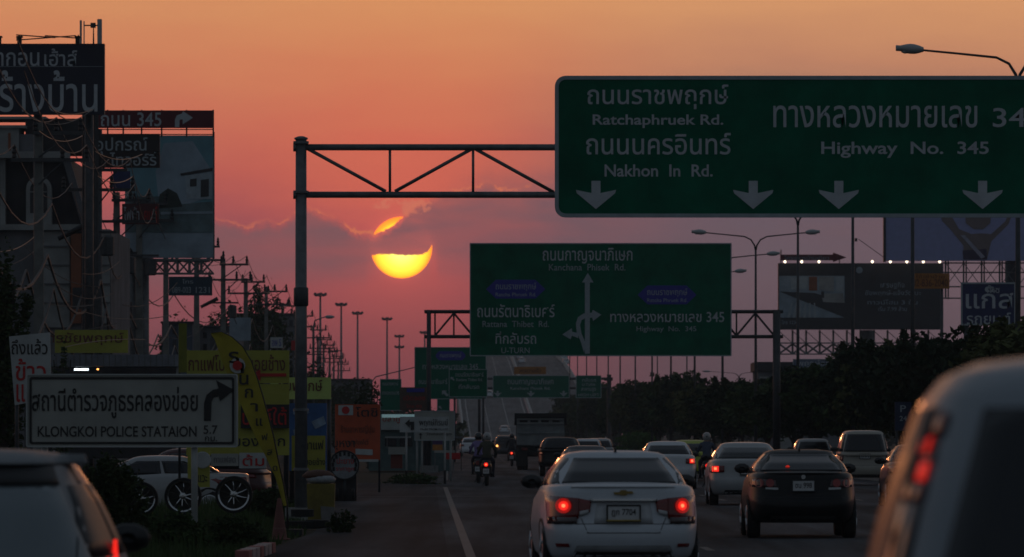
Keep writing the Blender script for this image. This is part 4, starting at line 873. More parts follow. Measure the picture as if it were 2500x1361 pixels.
# ------------------------------------------------------------------ utility poles and cables on the left
UP = [(95, 300), (228, 400), (285, 470), (340, 485), (405, 598), (480, 592), (545, 632), (600, 680), (650, 700), (690, 740), (722, 762), (765, 800), (776, 822), (790, 838), (805, 850), (815, 866), (826, 884)]
poles = []
for i, (px, py) in enumerate(UP):
    D = F*10.35/(HY-py) if i != 3 else 300
    if i == 1: D = 250
    if i == 5: D = 368
    x = X(px, D); h = Z(py, D)
    t = thing('utility_pole', ('nearest' if i == 0 else ORD[i]) + ' concrete utility pole in the left roadside row, counting from the camera', 'utility pole', (x, D, 0), 'concrete utility poles on the left')
    w = .20 if i < 8 else .17
    b = MB(); b.prism([(-w, 0), (w, 0), (w*.62, h), (-w*.62, h)], -w*.8, w*.8); b.build('pole', POLE, t)
    def arm(z, x0, x1, nm='crossarm'):
        b = MB(); b.box(x0, x1, -w-.12, -w, z-.06, z+.06); a = b.build(nm, STEELD, t)
        return a
    zs = [(h-.35, -.2, 1.5), (h-1.25, -.9, 1.7)] if i % 2 == 0 else [(h-.25, -.3, 1.3), (h-1.0, -1.2, 1.6)]
    if i in (4,): zs = [(h-.15, -.2, 2.0), (h-.9, -2.2, 2.4)]
    for z, x0, x1 in zs:
        a = arm(z, x0, x1)
        for q in ((x1-.1), (x1-.9), (x0+.1)):
            b = MB(); b.lathe([(.03, .06), (.09, .1), (.06, .2), (.09, .26), (.05, .36), (.07, .42), (.02, .52)], (q, -w-.06, z), n=8); b.build('insulator', BLKP, a)
        b = MB(); b.tube([(0, -w, z-.8), ((x0+x1)/2+.4, -w-.03, z-.06)], .03, 5); b.build('brace', STEELD, t)
    if i in (1, 2, 3, 6, 9, 11):
        z = h-2.6; b = MB(); b.box(-.9, .9, -w-.12, -w, z-.05, z+.05); b.build('crossarm', STEELD, t)
        b = MB(); b.lathe([(.2, 0), (.26, .05), (.26, .7), (.1, .78)], (.55, -w-.2, z-.9), n=12); b.build('transformer', STEELD, t)
        b = MB(); b.tube([(-1.3, -w-.2, z-.25), (-.3, -w-.25, z+.25)], [.09, .12], 8); b.build('fuse_cutout', BLKP, t)
        b = MB(); b.box(-.75, -.3, -w-.4, -w, z-2.9, z-2.1); b.build('junction_box', STEELD, t)
    poles.append((x, D, h))
# cable runs, one object for each cable
def cable(offs, label, sag=1.0, r=.018, m=CABLE, name='power_cable'):
    pts = []
    P = [(poles[0][0]+1.2, 175, poles[0][2])] + [p for k, p in enumerate(poles) if k not in (3, 5)]
    for (x0, y0, z0), (x1, y1, z1) in zip(P, P[1:]):
        for k in range(8):
            q = k/8; pts.append((x0+(x1-x0)*q+offs[0], y0+(y1-y0)*q-.3, z0+(z1-z0)*q+offs[1]-4*sag*q*(1-q)))
    b = MB(); b.tube(pts, r, 4, cap=False); o = b.build(name, m); tag(o, label, 'cable', 'overhead cables on the left')
cable((1.4, .15), 'upper outer overhead cable running along the left utility poles', .8)
cable((.6, .15), 'upper inner overhead cable running along the left utility poles', .9)
cable((1.6, -.75), 'middle outer overhead cable of the left pole row', 1.0)
cable((-.8, -.75), 'middle inner overhead cable of the left pole row', 1.1)
cable((.45, -2.7), 'low sagging overhead cable under the transformers on the left', 1.3, .03)
cable((.3, -4.4), 'thick telephone cable sagging lowest along the left pole row', 1.6, .05)
cable((-.4, -4.9), 'thick inner telephone cable hanging low behind the pole row', 1.9, .045)
cable((.5, -5.5), 'lowest tangled telephone cable of the left pole row', 2.3, .04)
rnd = random.Random(5)
loops = [((35, 240), (95, 340), (197, 268)), ((95, 320), (130, 350), (171, 332)), ((232, 370), (275, 392), (322, 377)), ((238, 430), (270, 448), (298, 432)), ((120, 262), (150, 280), (197, 268)), ((345, 425), (352, 432), (366, 422)),
         ((340, 545), (360, 545), (385, 540)), ((380, 500), (388, 503), (401, 497)), ((0, 655), (40, 630), (78, 590)), ((0, 615), (40, 600), (70, 560)), ((200, 668), (235, 665), (262, 640)), ((130, 690), (190, 740), (250, 715)),
         ((0, 690), (90, 750), (200, 745)), ((60, 600), (130, 690), (215, 700)), ((560, 710), (580, 700), (590, 660)), ((620, 700), (648, 705), (668, 720)), ((640, 760), (665, 740), (672, 720)), ((300, 745), (360, 750), (410, 690)),
         ((200, 760), (290, 780), (395, 770)), ((90, 815), (180, 800), (260, 790)), ((400, 820), (450, 830), (490, 790)), ((150, 850), (240, 810), (330, 830))]
for k, (p0, p1, p2) in enumerate(loops):
    D = 205 + 6*(k % 5) if p0[0] < 330 else 300+5*(k % 4)
    if p0[0] > 500: D = 400
    pts = []
    for j in range(11):
        q = j/10; px = (1-q)**2*p0[0]+2*q*(1-q)*p1[0]+q*q*p2[0]; py = (1-q)**2*p0[1]+2*q*(1-q)*(p1[1]+14)+q*q*p2[1]; pts.append((X(px, D), D+q*6, Z(py, D+q*6)))
    b = MB(); b.tube(pts, .013, 5); o = b.build('cable_loop', LOOP if k < 8 or k % 3 == 0 else CABLE)
    tag(o, ('nearest' if k == 0 else ORD[k]) + ' hanging drip loop, counted down the tangle of cables on the left poles', 'cable', 'hanging cable loops')

# ------------------------------------------------------------------ billboards on the right
D = 600.0
t = thing('billboard', 'wide dark billboard showing a pale living room, on a single column', 'billboard', (X(2118, D), D, 0))
board(t, 1900, 2303, 643, 805, D, DPRINT, False, dep=1.0)
lo = [((1902, 674), (2062, 674), (2062, 776), (1902, 776), GREYP, 1), ((1930, 678), (1972, 678), (1970, 707), (1932, 707), SGREY, 2), ((2040, 676), (2060, 676), (2060, 712), (2042, 712), SGREY, 2), ((2000, 676), (2036, 676), (2036, 712), (2000, 708), WALL, 2),
      ((1902, 712), (1990, 716), (2062, 740), (2062, 776), DPRINT, 2), ((2004, 718), (2058, 716), (2062, 740), (2010, 738), WALL, 3), ((1975, 676), (1995, 676), (1995, 710), (1975, 710), BRICK, 2), ((2005, 712), (2012, 712), (2012, 728), (2005, 728), DPRINT, 4)]
for p0, p1, p2, p3, m, l in lo: pr(t, [p0, p1, p2, p3], D, m, lay=l*2)
for k in range(6): pr(t, [(1932+k*11, 740), (1935+k*11, 740), (1928+k*13, 776), (1922+k*13, 776)], D, SGREY, lay=7)
for s, a, c, e, f_ in (('เศรษฐกิจ', 2150, 2208, 690, 706), ('ชัยพฤกษ์-แจ้งวัฒนะ', 2112, 2248, 708, 724), ('ทาวน์โฮม 3 ชั้น', 2118, 2240, 732, 744), ('เริ่ม 7.99 ล้าน', 2144, 2214, 748, 760), ('โทร 1234', 1908, 1948, 782, 792)): ptext(t, s, a, c, e, f_, D-.08, GREYP)
b = MB(t.location); b.lathe([(.3, 0), (.3, .03)], (X(2098, D), D-.05, Z(660, D)), 'Y', 14); b.build('emblem', GREYP, t)
b = MB(t.location); b.tube([(X(2118, D), D+1.6, 0), (X(2118, D), D+1.6, Z(806, D))], .62, 20); b.build('column', STEEL, t, smooth=True)
for k in range(13):
    x = 1903 + k*33.2
    b = MB(t.location); b.tube([(X(x, D), D+1.2, Z(806, D)), (X(x, D), D+1.2, Z(866, D))], .1, 5); b.build('hanger', STEEL, t)
    if k < 12:
        b = MB(t.location); b.tube([(X(x, D), D+.4, Z(840, D)), (X(x+33, D), D+.4, Z(864, D))], .09, 5); b.tube([(X(x+33, D), D+.4, Z(840, D)), (X(x, D), D+.4, Z(864, D))], .09, 5); b.build('catwalk_brace', STEEL, t)
        b = MB(t.location); b.tube([(X(x, D), D+1.2, Z(808, D)), (X(x+33, D), D+1.2, Z(838, D))], .04, 4); b.build('wind_brace', STEEL, t)
for py in (838, 865):
    b = MB(t.location); b.box(X(1903, D), X(2303, D), D+.2, D+.5, Z(py+1.5, D), Z(py-1.5, D)); b.build('catwalk_rail', STEEL, t)
for px in (1915, 1956, 1998, 2128, 2172, 2212, 2252, 2292):
    b = MB(t.location); b.tube([(X(px, D), D, Z(643, D)), (X(px, D), D-1.2, Z(636, D))], .05, 5); a = b.build('lamp_bracket', STEELD, t)
    b = MB(t.location); b.lathe([(.02, -.14), (.11, -.07), (.12, .03), (.02, .13)], (X(px, D), D-1.2, Z(640, D)), n=8); b.build('lit_lamp', WARM, a, smooth=True)
D = 560.0
t = thing('signboard', 'dark red arrow-shaped board pointing right above the dark billboard', 'signboard', (X(1980, D), D, Z(636, D)))
b = MB(t.location); b.pprism([(1905, 622), (2034, 622), (2034, 617), (2067, 629), (2034, 640), (2034, 636), (1905, 636)], D, .2); b.build('arrow_panel', MAROON, t); ptext(t, 'โครงการบ้านเดี่ยว', 1915, 2024, 624, 635, D-.03, GREYP)
b = MB(t.location); b.tube([(X(1907, D), D+.3, Z(610, D)), (X(1907, D), D+.3, Z(643, D))], .05, 5); b.tube([(X(2050, D), D+.3, Z(625, D)), (X(2050, D), D+.3, Z(643, D))], .05, 5); b.build('stay', STEELD, t)
D = 420.0
t = thing('billboard', 'violet billboard with a figure raising both arms, below the largest green sign', 'billboard', (X(2400, D), D, 0))
board(t, 2160, 2600, 330, 637, D, PURP, False, dep=.5)
sk = mat('skin print', (.22, .17, .17), .6, var=.15, scale=1)
pr(t, [(2290, 500), (2318, 520), (2342, 560), (2372, 572), (2395, 570), (2420, 572), (2455, 540), (2470, 500), (2480, 500), (2462, 548), (2420, 590), (2410, 632), (2352, 632), (2352, 600), (2320, 560), (2300, 540)], D, sk, 'figure_print')
pr(t, [(2354, 500), (2420, 500), (2418, 545), (2400, 560), (2378, 560), (2358, 545)], D, sk, 'figure_print', 2)
pr(t, [(2350, 612), (2408, 608), (2410, 634), (2352, 634)], D, mat('cloth print', (.07, .05, .09), .6), 'cloth_print', 3)
pr(t, [(2345, 575), (2356, 575), (2405, 628), (2396, 632)], D, mat('sash print', (.36, .34, .42), .6), 'cloth_print', 4)
b = MB(t.location); b.pbox(2157, 2163, 330, 640, D-.05, .6); b.build('edge_post', STEELD, t)
for py in (642, 665, 700, 728):
    b = MB(t.location); b.tube([(X(2302, D), D+.6, Z(py, D)), (X(2560, D), D+.6, Z(py, D))], .045, 5); b.build('frame_rail', STEEL, t)
for k in range(6):
    x = 2310+k*44
    b = MB(t.location); b.tube([(X(x, D), D+.6, Z(636, D)), (X(x, D), D+.6, Z(730, D))], .06, 5); b.tube([(X(x+8, D), D+1.2, Z(636, D)), (X(x+8, D), D+1.2, Z(730, D))], .05, 5); b.build('frame_post', STEEL, t)
    b = MB(t.location); b.tube([(X(x, D), D+.6, Z(642, D)), (X(x+44, D), D+.6, Z(700, D))], .03, 4); b.tube([(X(x+44, D), D+.6, Z(642, D)), (X(x, D), D+.6, Z(700, D))], .03, 4); b.build('wind_brace', STEEL, t)
post(t, 2478, 636, None, D, .5, STEELD, 'column', dy=1.9, n=14)
for px in (2078+0,):
    b = MB(t.location); b.tube([(X(2162, D), D-.1, Z(632, D)), (X(2090, D), D-3, Z(588, D))], .02, 4); b.build('lamp_stay', STEELD, t)
    b = MB(t.location); b.pbox(2087, 2093, 582, 590, D-3.2, .3); b.build('flood_light', STEELD, t)
D = 380.0
t = plain('signboard', 'orange board with a dark phone number in front of the dark billboard', 2225, 2318, 668, 705, D, ORB, [('02-836-2040', 2228, 2314, 682, 700, mat('brown paint', (.14, .04, .02), .6)), ('ให้เช่าป้าย', 2236, 2306, 671, 680, mat('brown paint', (.14, .04, .02), .6))], posts=(2300,), pw=.09)
D = 330.0
t = plain('signboard', 'navy gas station sign with white frame and large white Thai lettering', 2346, 2480, 690, 795, D, mat('blue sign', (.02, .028, .10), .5), [('ก๊าซ', 2410, 2440, 697, 716, SWHITE), ('แก๊ส', 2358, 2474, 700, 754, SWHITE), ('รถยนต์', 2360, 2468, 764, 792, SWHITE)], border=True, bw=4, posts=(2360, 2468), pw=.14)
D = 480.0
t = thing('building', 'low dark building with a flat sign on its roof behind the median lamps', 'building', (X(1930, D), D, 0))
b = MB(t.location); b.box(X(1850, D), X(2050, D), D, D+10, -.05, Z(905, D)); b.build('wall', WALLD, t); bp('roof_edge', 1845, 2056, 884, 906, ROOFD, -.3, 10.6)
for k in range(7): w = bp('window', 1856+k*27, 1874+k*27, 925, 955, GLASS, -.06, .05); bp('lintel', 1854+k*27, 1876+k*27, 920, 924, WALL, -.09, .08)
plain('signboard', 'pale blue lettered board on the roof of the low dark building', 1936, 2048, 877, 900, 478, mat('pale blue board', (.12, .15, .22), .6), [('พฤกษ์ลดา', 1948, 2036, 880, 897, SWHITE)], border=True, bw=1.5)
plain('signboard', 'round-shouldered green and yellow roadside board among the median trees', 1930, 1962, 935, 955, 350, mat('green yellow board', (.10, .12, .03), .7), posts=(1946,), pw=.05)
plain('signboard', 'dim blue parking board under the trees at far right', 2185, 2225, 982, 1052, 205, mat('dim navy', (.02, .03, .07), .7), [('P', 2198, 2212, 990, 1006, SGREY), ('24', 2196, 2214, 1016, 1028, SGREY)], posts=(2190, 2220), pw=.04)

# ------------------------------------------------------------------ vehicles
class Loft:
    """stack of rounded plan outlines: (z, half width, y rear, y front, exponent)"""
    def __init__(s, rings, tilt=None): s.r = rings; s.t = tilt or (lambda z, y: 0)
    def par(s, z):
        r = s.r
        if z <= r[0][0]: return r[0][1:]
        for a, b in zip(r, r[1:]):
            if z <= b[0]:
                q = (z-a[0])/max(1e-6, b[0]-a[0]); return tuple(a[i]+(b[i]-a[i])*q for i in range(1, 5))
        return r[-1][1:]
    def rear(s, x, z):
        hw, yr, yf, n = s.par(z); c, h = (yr+yf)/2, (yf-yr)/2; q = min(.999, abs(x)/hw); return c - h*(1-q**n)**(1/n)
    def front(s, x, z):
        hw, yr, yf, n = s.par(z); c, h = (yr+yf)/2, (yf-yr)/2; q = min(.999, abs(x)/hw); return c + h*(1-q**n)**(1/n)
    def side(s, y, z):
        hw, yr, yf, n = s.par(z); c, h = (yr+yf)/2, (yf-yr)/2; q = min(.999, abs(y-c)/h); return hw*(1-q**n)**(1/n)
    def mesh(s, b, N=56):
        vs = []
        for (z, hw, yr, yf, n) in s.r:
            c, h = (yr+yf)/2, (yf-yr)/2
            for j in range(N):
                a = 2*math.pi*j/N; ca, sa = math.cos(a), math.sin(a)
                # even spacing round a superellipse
                k = (abs(ca)**n + abs(sa)**n)**(-1/n); x, y = hw*ca*k, c+h*sa*k
                vs.append((x, y, z + s.t(z, y)))
        K = len(s.r)
        fs = [(i*N+j, i*N+(j+1) % N, (i+1)*N+(j+1) % N, (i+1)*N+j) for i in range(K-1) for j in range(N)] + [tuple(range(N-1, -1, -1)), tuple((K-1)*N+j for j in range(N))]
        b.add(vs, fs); return b
def rpatch(b, lf, corners, off=.012, nu=8, nv=4, depth=.02, face='rear'):
    """piece lying on the rear, front or one side; corners (a,z) bottom-left, bottom-right, top-right, top-left; a is x (or y on a side)"""
    (a0, z0), (a1, z1), (a2, z2), (a3, z3) = corners; G = {}
    vs = []
    for layer in (off, off-depth):
        for v in range(nv+1):
            for u in range(nu+1):
                p, q = u/nu, v/nv
                a = (a0*(1-p)+a1*p)*(1-q)+(a3*(1-p)+a2*p)*q; z = (z0*(1-p)+z1*p)*(1-q)+(z3*(1-p)+z2*p)*q
                if face == 'rear': x, y = a, lf.rear(a, z)-layer
                elif face == 'front': x, y = a, lf.front(a, z)+layer
                elif face == 'right': y = a; x = lf.side(a, z)+layer
                else: y = a; x = -lf.side(a, z)-layer
                vs.append((x, y, z + lf.t(z, y)))
    S = (nu+1)*(nv+1); fs = []
    ix = lambda u, v, l=0: l*S + v*(nu+1)+u
    fl = face in ('rear', 'right')
    for v in range(nv):
        for u in range(nu):
            f = (ix(u, v), ix(u+1, v), ix(u+1, v+1), ix(u, v+1)); fs.append(f)
    edge = [(u, 0) for u in range(nu)] + [(nu, v) for v in range(nv)] + [(u, nv) for u in range(nu, 0, -1)] + [(0, v) for v in range(nv, 0, -1)]
    for i in range(len(edge)):
        a, c = edge[i], edge[(i+1) % len(edge)]; fs.append((ix(*c), ix(*a), ix(*a, 1), ix(*c, 1)))
    b.add(vs, fs); return b
SKYGLASS = mat('sky reflection glass', (.17, .20, .215), .3, .2, var=.05); MGLASS = mat('matt dark glass', (.02, .022, .025), .4, spec=.15, var=0); HPAINT = mat('dusty silver paint', (.22, .23, .24), .6, coat=.1, spec=.2, var=.1)  # first glass holds the pale sky reflection in its base colour
def wheel(t, x, y, r=.31, w=.2, s=1, spokes=5, rimm=None):
    b = MB(); b.lathe([(r*.62, -w/2), (r*.93, -w/2), (r, -w*.36), (r, w*.36), (r*.93, w/2), (r*.62, w/2)], (0, 0, 0), 'X', 24, True)
    o = b.build('wheel', RUB, t, smooth=False, loc=(x, y, r))
    b = MB(); sx = s*(w/2-.015); R_ = r*.66
    b.lathe([(R_*.86, -.02), (R_, -.015), (R_, .015), (R_*.86, .02)], (sx, 0, 0), 'X', 24, True)
    for k in range(spokes):
        a = 2*math.pi*k/spokes; ca, sa = math.cos(a), math.sin(a)
        b.tube([(sx, .03*ca, .03*sa), (sx, R_*.95*ca, R_*.95*sa)], [.045, .03], 5)
    b.lathe([(.06, -.03), (.05, .03)], (sx, 0, 0), 'X', 10)
    b.build('rim', rimm or RIM, o, smooth=False)
    return o
def plate(t, lf, x, z, w=.34, h=.15, chars='กก 1234', off=.03):
    y = lf.rear(x, z) - off
    b = MB(); b.box(x-w/2, x+w/2, y-.012, y+.02, z-h/2, z+h/2); o = b.build('number_plate', PLATE, t)
    b = MB(); ring(b, rrect(x-w/2-.012, x+w/2+.012, z-h/2-.012, z+h/2+.012, .01), rrect(x-w/2+.006, x+w/2-.006, z-h/2+.006, z+h/2-.006, .004), y-.018, y+.02); b.build('plate_frame', BLKP, o)
    text(o, chars, x-w*.38, x+w*.38, z-h*.22, z+h*.3, y-.017, BLACK, .02, 'plate_lettering')
def car(label, kind, P, x, y, rz=0, lit='none', plates='กก 1234', near=False, group='cars driving away in the same lanes', name='parked_car', shape=None, cat='car'):
    S = dict(L=4.55, W=1.78, H=1.46, zb=.25, belt=.93, deck=1.04, hood=.86, rb=-1.65, rt=-.95, ft=.45, fb=1.25, rhw=.56, bhw=.835, wheel_r=.32, wx=.765, n=5, glassz=(.06, .10), lampz=(.74, .98), win=.85, plz=.80)
    if kind == 'hatch': S.update(L=4.0, W=1.72, H=1.52, belt=.95, deck=.96, rb=-1.86, rt=-1.45, ft=.6, fb=1.2, rhw=.58, bhw=.80, lampz=(.82, 1.12), plz=.78)
    if kind == 'mpv': S.update(L=4.6, W=1.78, H=1.78, belt=1.05, deck=1.06, rb=-2.2, rt=-1.85, ft=.9, fb=1.6, rhw=.60, bhw=.83, lampz=(.85, 1.3), hood=1.0, plz=.95)
    if kind == 'suv': S.update(L=4.6, W=1.82, H=1.80, belt=1.06, deck=1.08, rb=-2.2, rt=-1.9, ft=.7, fb=1.4, rhw=.61, bhw=.85, lampz=(.9, 1.35), hood=1.05, wheel_r=.36, zb=.32, plz=.95)
    if shape: S.update(shape)
    L, W_, H = S['L'], S['W'], S['H']; hw = W_/2; yr, yf = -L/2, L/2; dk, hd, bt = S['deck'], S['hood'], S['belt']
    t = thing(name, label, cat, (x, y, 0), group, rz)
    tl = lambda z, yy: -(dk-hd)*max(0, (z-.55)/(dk-.55))*min(1, max(0, (yy+.3)/(yf+.3)))
    body = Loft([(S['zb'], hw-.10, yr+.16, yf-.16, 5), (S['zb']+.06, hw-.05, yr+.07, yf-.07, 5), (.42, hw-.02, yr+.015, yf-.02, 5), (.58, hw-.005, yr, yf, 5), (.64, hw, yr+.03, yf-.02, 5),
                 (.67, hw, yr+.055, yf-.03, 5), (.80, hw-.01, yr+.07, yf-.06, 5), (dk-.10, hw-.03, yr+.085, yf-.12, 5), (dk-.04, hw-.06, yr+.10, yf-.2, 5), (dk-.008, hw-.12, yr+.15, yf-.3, 4.5), (dk+.005, hw-.25, yr+.30, yf-.5, 4), (dk+.02, hw-.55, yr+.9, yf-1.0, 4)], tl)
    b = MB(); body.mesh(b); b.build('body', P, t, smooth=True)
    bl, rh = S['bhw'], S['rhw']; rb, rt, ft, fb = S['rb'], S['rt'], S['ft'], S['fb']
    cz0 = bt-.08
    cab = Loft([(cz0, bl+.02, rb-.12, fb+.25, S['n']), (bt, bl, rb, fb, S['n']), ((bt+H)/2, bl*.45+(rh+.07)*.55, rb*.5+rt*.5-.02, fb*.5+ft*.5+.04, S['n']), (H-.11, rh+.055, rt-.06, ft+.10, S['n']), (H-.055, rh+.01, rt+.02, ft-.02, S['n']), (H-.025, rh-.06, rt+.12, ft-.14, 4.5), (H-.006, rh-.22, rt+.35, ft-.35, 4), (H, rh-.42, rt+.6, ft-.6, 3)])
    b = MB(); cab.mesh(b); b.build('cabin', P, t, smooth=True)
    gz0, gz1 = bt+S['glassz'][0]+(dk-bt if kind == 'sedan' else 0)*.6, H-S['glassz'][1]-.03
    def hwz(z): return cab.par(z)[0]
    wn = S['win']
    b = MB(); rpatch(b, cab, [(-hwz(gz0)*wn, gz0), (hwz(gz0)*wn, gz0), (hwz(gz1)*(wn-.02), gz1), (-hwz(gz1)*(wn-.02), gz1)], .022, 14, 12); b.build('rear_window', SKYGLASS if S.get('glass') else GLASS, t, smooth=True)
    b = MB(); rpatch(b, cab, [(-hwz(gz0)*.88, gz0), (hwz(gz0)*.88, gz0), (hwz(gz1)*.86, gz1), (-hwz(gz1)*.86, gz1)], .008, 12, 5, face='front'); b.build('windscreen', GLASS, t, smooth=True)
    for sd, fc in ((1, 'right'), (-1, 'left')):
        for q0, q1 in ((.07, .47), (.50, .90)):
            y0, y1 = rb+(fb-rb)*q0, rb+(fb-rb)*q1; u0, u1 = rt+(ft-rt)*q0, rt+(ft-rt)*q1
            b = MB(); rpatch(b, cab, [(y0, bt+.05), (y1, bt+.05), (u1, gz1), (u0, gz1)], .006, 6, 4, face=fc); b.build('side_window', MGLASS if S.get('matt') else GLASS, t, smooth=True)
        # door mirror
        my = fb-.35; mx = bl+S.get('mdx', .05)
        b = MB(); vs = []; 
        for i in range(5):
            a = [.35, .85, 1, .9, .5][i]; 
            for j in range(10):
                an = 2*math.pi*j/10; vs.append((sd*(mx + .13*math.cos(an)*a), my-.07+.035*i, bt+.12+.085*math.sin(an)*a))
        b.add(vs, [(i*10+j, i*10+(j+1) % 10, (i+1)*10+(j+1) % 10, (i+1)*10+j) for i in range(4) for j in range(10)] + [tuple(range(10)), tuple(40+j for j in range(10))])
        b.tube([(sd*(bl-.02), my, bt+.06), (sd*(mx-.08), my-.02, bt+.08)], .03, 6); b.build('door_mirror', BLKP if S.get('dark_mirror', 1) else P, t, smooth=True)
    for sd in (1, -1):
        for wy in (yr+.95, yf-.85):
            b = MB(); vs = []; ra = S['wheel_r']+.055
            for j in range(17):
                a = math.pi*(j/16*1.16-.08); yy, zz = wy+ra*math.cos(a), S['wheel_r']+ra*math.sin(a); vs.append((sd*(body.side(yy, max(zz, S['zb']))+.006), yy, zz))
            b.add(vs, [tuple(range(17)) if sd > 0 else tuple(range(16, -1, -1))]); b.build('wheel_arch', BLKP, t)
            wheel(t, sd*S['wx'], wy, S['wheel_r'], .21, sd)
    # bumper: shut line, lower dark valance, reflector strips
    b = MB(); rpatch(b, body, [(-hw*.62, .27), (hw*.62, .27), (hw*.58, .36), (-hw*.58, .36)], .004, 10, 2); b.build('lower_valance', BLKP, t)
    if near or kind != 'sedan':
        b = MB(); rpatch(b, body, [(-hw*.93, .655), (hw*.93, .655), (hw*.93, .662), (-hw*.93, .662)], .003, 16, 1, .004); b.build('bumper_seam', BLKP, t)
    z0, z1 = S['lampz']
    lampf = body if z1 <= dk+.02 else None
    def lamp(sd, zz0, zz1, mats, inner=.45, outer=.955):
        lf = body
        c = [(sd*hw*outer, zz0), (sd*hw*inner, zz0+.02), (sd*hw*(inner), zz1-.01), (sd*hw*outer, zz1)]
        if sd > 0: c = [c[1], c[0], c[3], c[2]]
        b = MB(); rpatch(b, lf, c, .014, 8, 3); o = b.build('tail_light', mats, t, smooth=True); return o
    if kind == 'sedan' and not S.get('own_lamps'):
        for sd in (1, -1):
            inn, zm = .60, (z0+z1)/2
            o = lamp(sd, z0+.02, z1-.04, TAIL, inn)
            if lit in ('both', 'left' if sd < 0 else 'right'):
                c = sd*hw*.82; b = MB(); rpatch(b, body, [(c-.075, zm-.07), (c+.075, zm-.07), (c+.075, zm+.06), (c-.075, zm+.06)], .02, 3, 3, .008); b.build('lit_lens', LIT, o)
                b = MB(); rpatch(b, body, [(c-.03, zm-.03), (c+.03, zm-.03), (c+.03, zm+.03), (c-.03, zm+.03)], .026, 2, 2, .008); b.build('bulb', LITH, o)
    elif kind in ('hatch', 'mpv', 'suv') and not S.get('own_lamps'):
        for sd in (1, -1):
            zt = dk-.03; c = [(sd*hw*.80, z0-.05), (sd*hw*.955, z0-.05), (sd*hw*.95, zt), (sd*hw*.78, zt)]
            if sd < 0: c = [c[1], c[0], c[3], c[2]]
            b = MB(); rpatch(b, body, c, .014, 4, 4); o = b.build('tail_light', TAIL, t, smooth=True)
            if lit in ('both', 'left' if sd < 0 else 'right'):
                cc = sd*hw*.87; b = MB(); rpatch(b, body, [(cc-.05, z0), (cc+.05, z0), (cc+.05, z0+.12), (cc-.05, z0+.12)], .02, 3, 3, .008); b.build('lit_lens', LIT, o)
    if plates: plate(t, body, 0, S['plz'], chars=plates)
    # antenna / roof details
    if near:
        b = MB(); b.tube([(0, rt+.16, H-.02), (0, rt+.10, H+.012)], [.02, .006], 6); b.build('aerial', BLKP, t)
    t_info = dict(body=body, cab=cab, S=S, yr=yr)
    return t, t_info
WHITE = paint('white', (.62, .63, .65)); SILV = paint('silver', (.36, .365, .37), .3); BLK = mat('paint black', (.006, .006, .007), .4, coat=.25, spec=.2, var=0); DGR = paint('dark grey', (.05, .05, .055)); MRN = paint('maroon', (.06, .012, .012)); TAXI = paint('taxi yellow', (.42, .46, .05)); TAXG = paint('taxi green', (.05, .22, .06)); GOLD = paint('pale gold', (.34, .31, .26), .35)
def at(px, D, yaw=0): return X(px, D), D
def rearpos(px, D, L, rz):     # centre of a car whose tail middle is seen at column px at distance D
    return X(px, D) - math.sin(rz)*L/2, D + math.cos(rz)*L/2
# nearest white sedan
rz = .040; x, y = rearpos(1523, 73.5, 4.6, rz)
t, I = car('white sedan with both brake lights lit, nearest car in the middle lane', 'sedan', paint('cold white', (.52, .55, .59)), x, y, rz, plates=None, near=True, name='sedan',
           shape=dict(L=4.6, W=1.79, H=1.475, belt=.99, deck=1.10, rb=-1.62, rt=-.75, rhw=.56, bhw=.84, win=.825, own_lamps=1, glassz=(.05, .055), wheel_r=.33, n=5))
B = I['body']; hw = .895
for sd in (1, -1):
    def cs(l): l = [(sd*a, z) for a, z in l]; return l if sd > 0 else [l[1], l[0], l[3], l[2]]
    b = MB(); rpatch(b, B, cs([(.50, .72), (.83, .66), (.845, .975), (.50, .945)]), .016, 8, 4); o = b.build('tail_light', TAIL, t, smooth=True)
    b = MB(); rpatch(b, B, cs([(.375, .79), (.50, .75), (.50, .945), (.355, .915)]), .014, 5, 3); b.build('inner_tail_light', TAIL, t, smooth=True)
    b = MB(); rpatch(b, B, cs([(.39, .775), (.49, .745), (.49, .80), (.385, .82)]), .022, 4, 2, .012); b.build('reversing_light', TAILC, t, smooth=True)
    b = MB(); rpatch(b, B, cs([(.52, .665), (.82, .655), (.83, .735), (.52, .735)]), .020, 5, 2, .01); b.build('clear_lens', mat('smoked lens', (.07, .05, .05), .25, coat=.5), o, smooth=True)
    for rr, mm, of in ((.085, LITD, .030), (.052, LIT, .036), (.020, LITH, .042)):
        b = MB(); vs = []; cxx, czz = sd*.665, .86
        for j in range(20): a = 2*math.pi*j/20; xx, zz = cxx+rr*math.cos(a), czz+rr*math.sin(a); vs.append((xx, B.rear(xx, zz)-of, zz))
        b.add(vs, [tuple(range(20))]); b.build('lit_lens' if mm is not LITH else 'bulb', mm, o)
    b = MB(); rpatch(b, B, cs([(.60, .40), (.74, .40), (.75, .44), (.61, .44)]), .01, 3, 2); b.build('reflector', TAIL, t)
b = MB(); rpatch(b, B, [(-.37, .905), (.37, .905), (.375, .94), (-.375, .94)], .035, 14, 3, .04); b.build('chrome_bar', CHR, t, smooth=True)
b = MB(); rpatch(b, B, [(-.58, 1.068), (.58, 1.068), (.56, 1.088), (-.56, 1.088)], .03, 14, 2, .05); b.build('boot_lip', WHITE, t, smooth=True)
b = MB(); rpatch(b, B, [(-.33, .66), (.33, .66), (.30, .89), (-.30, .89)], .001, 8, 3, .01); b.build('plate_recess', mat('white recess', (.5, .51, .53), .4, coat=.6, var=0), t, smooth=True)
for sd in (-1, 1):
    b = MB(); rpatch(b, B, [(sd*.40-.004, .56), (sd*.40+.004, .56), (sd*.47+.004, .72), (sd*.47-.004, .72)], .003, 1, 4, .004); b.build('boot_seam', BLKP, t)
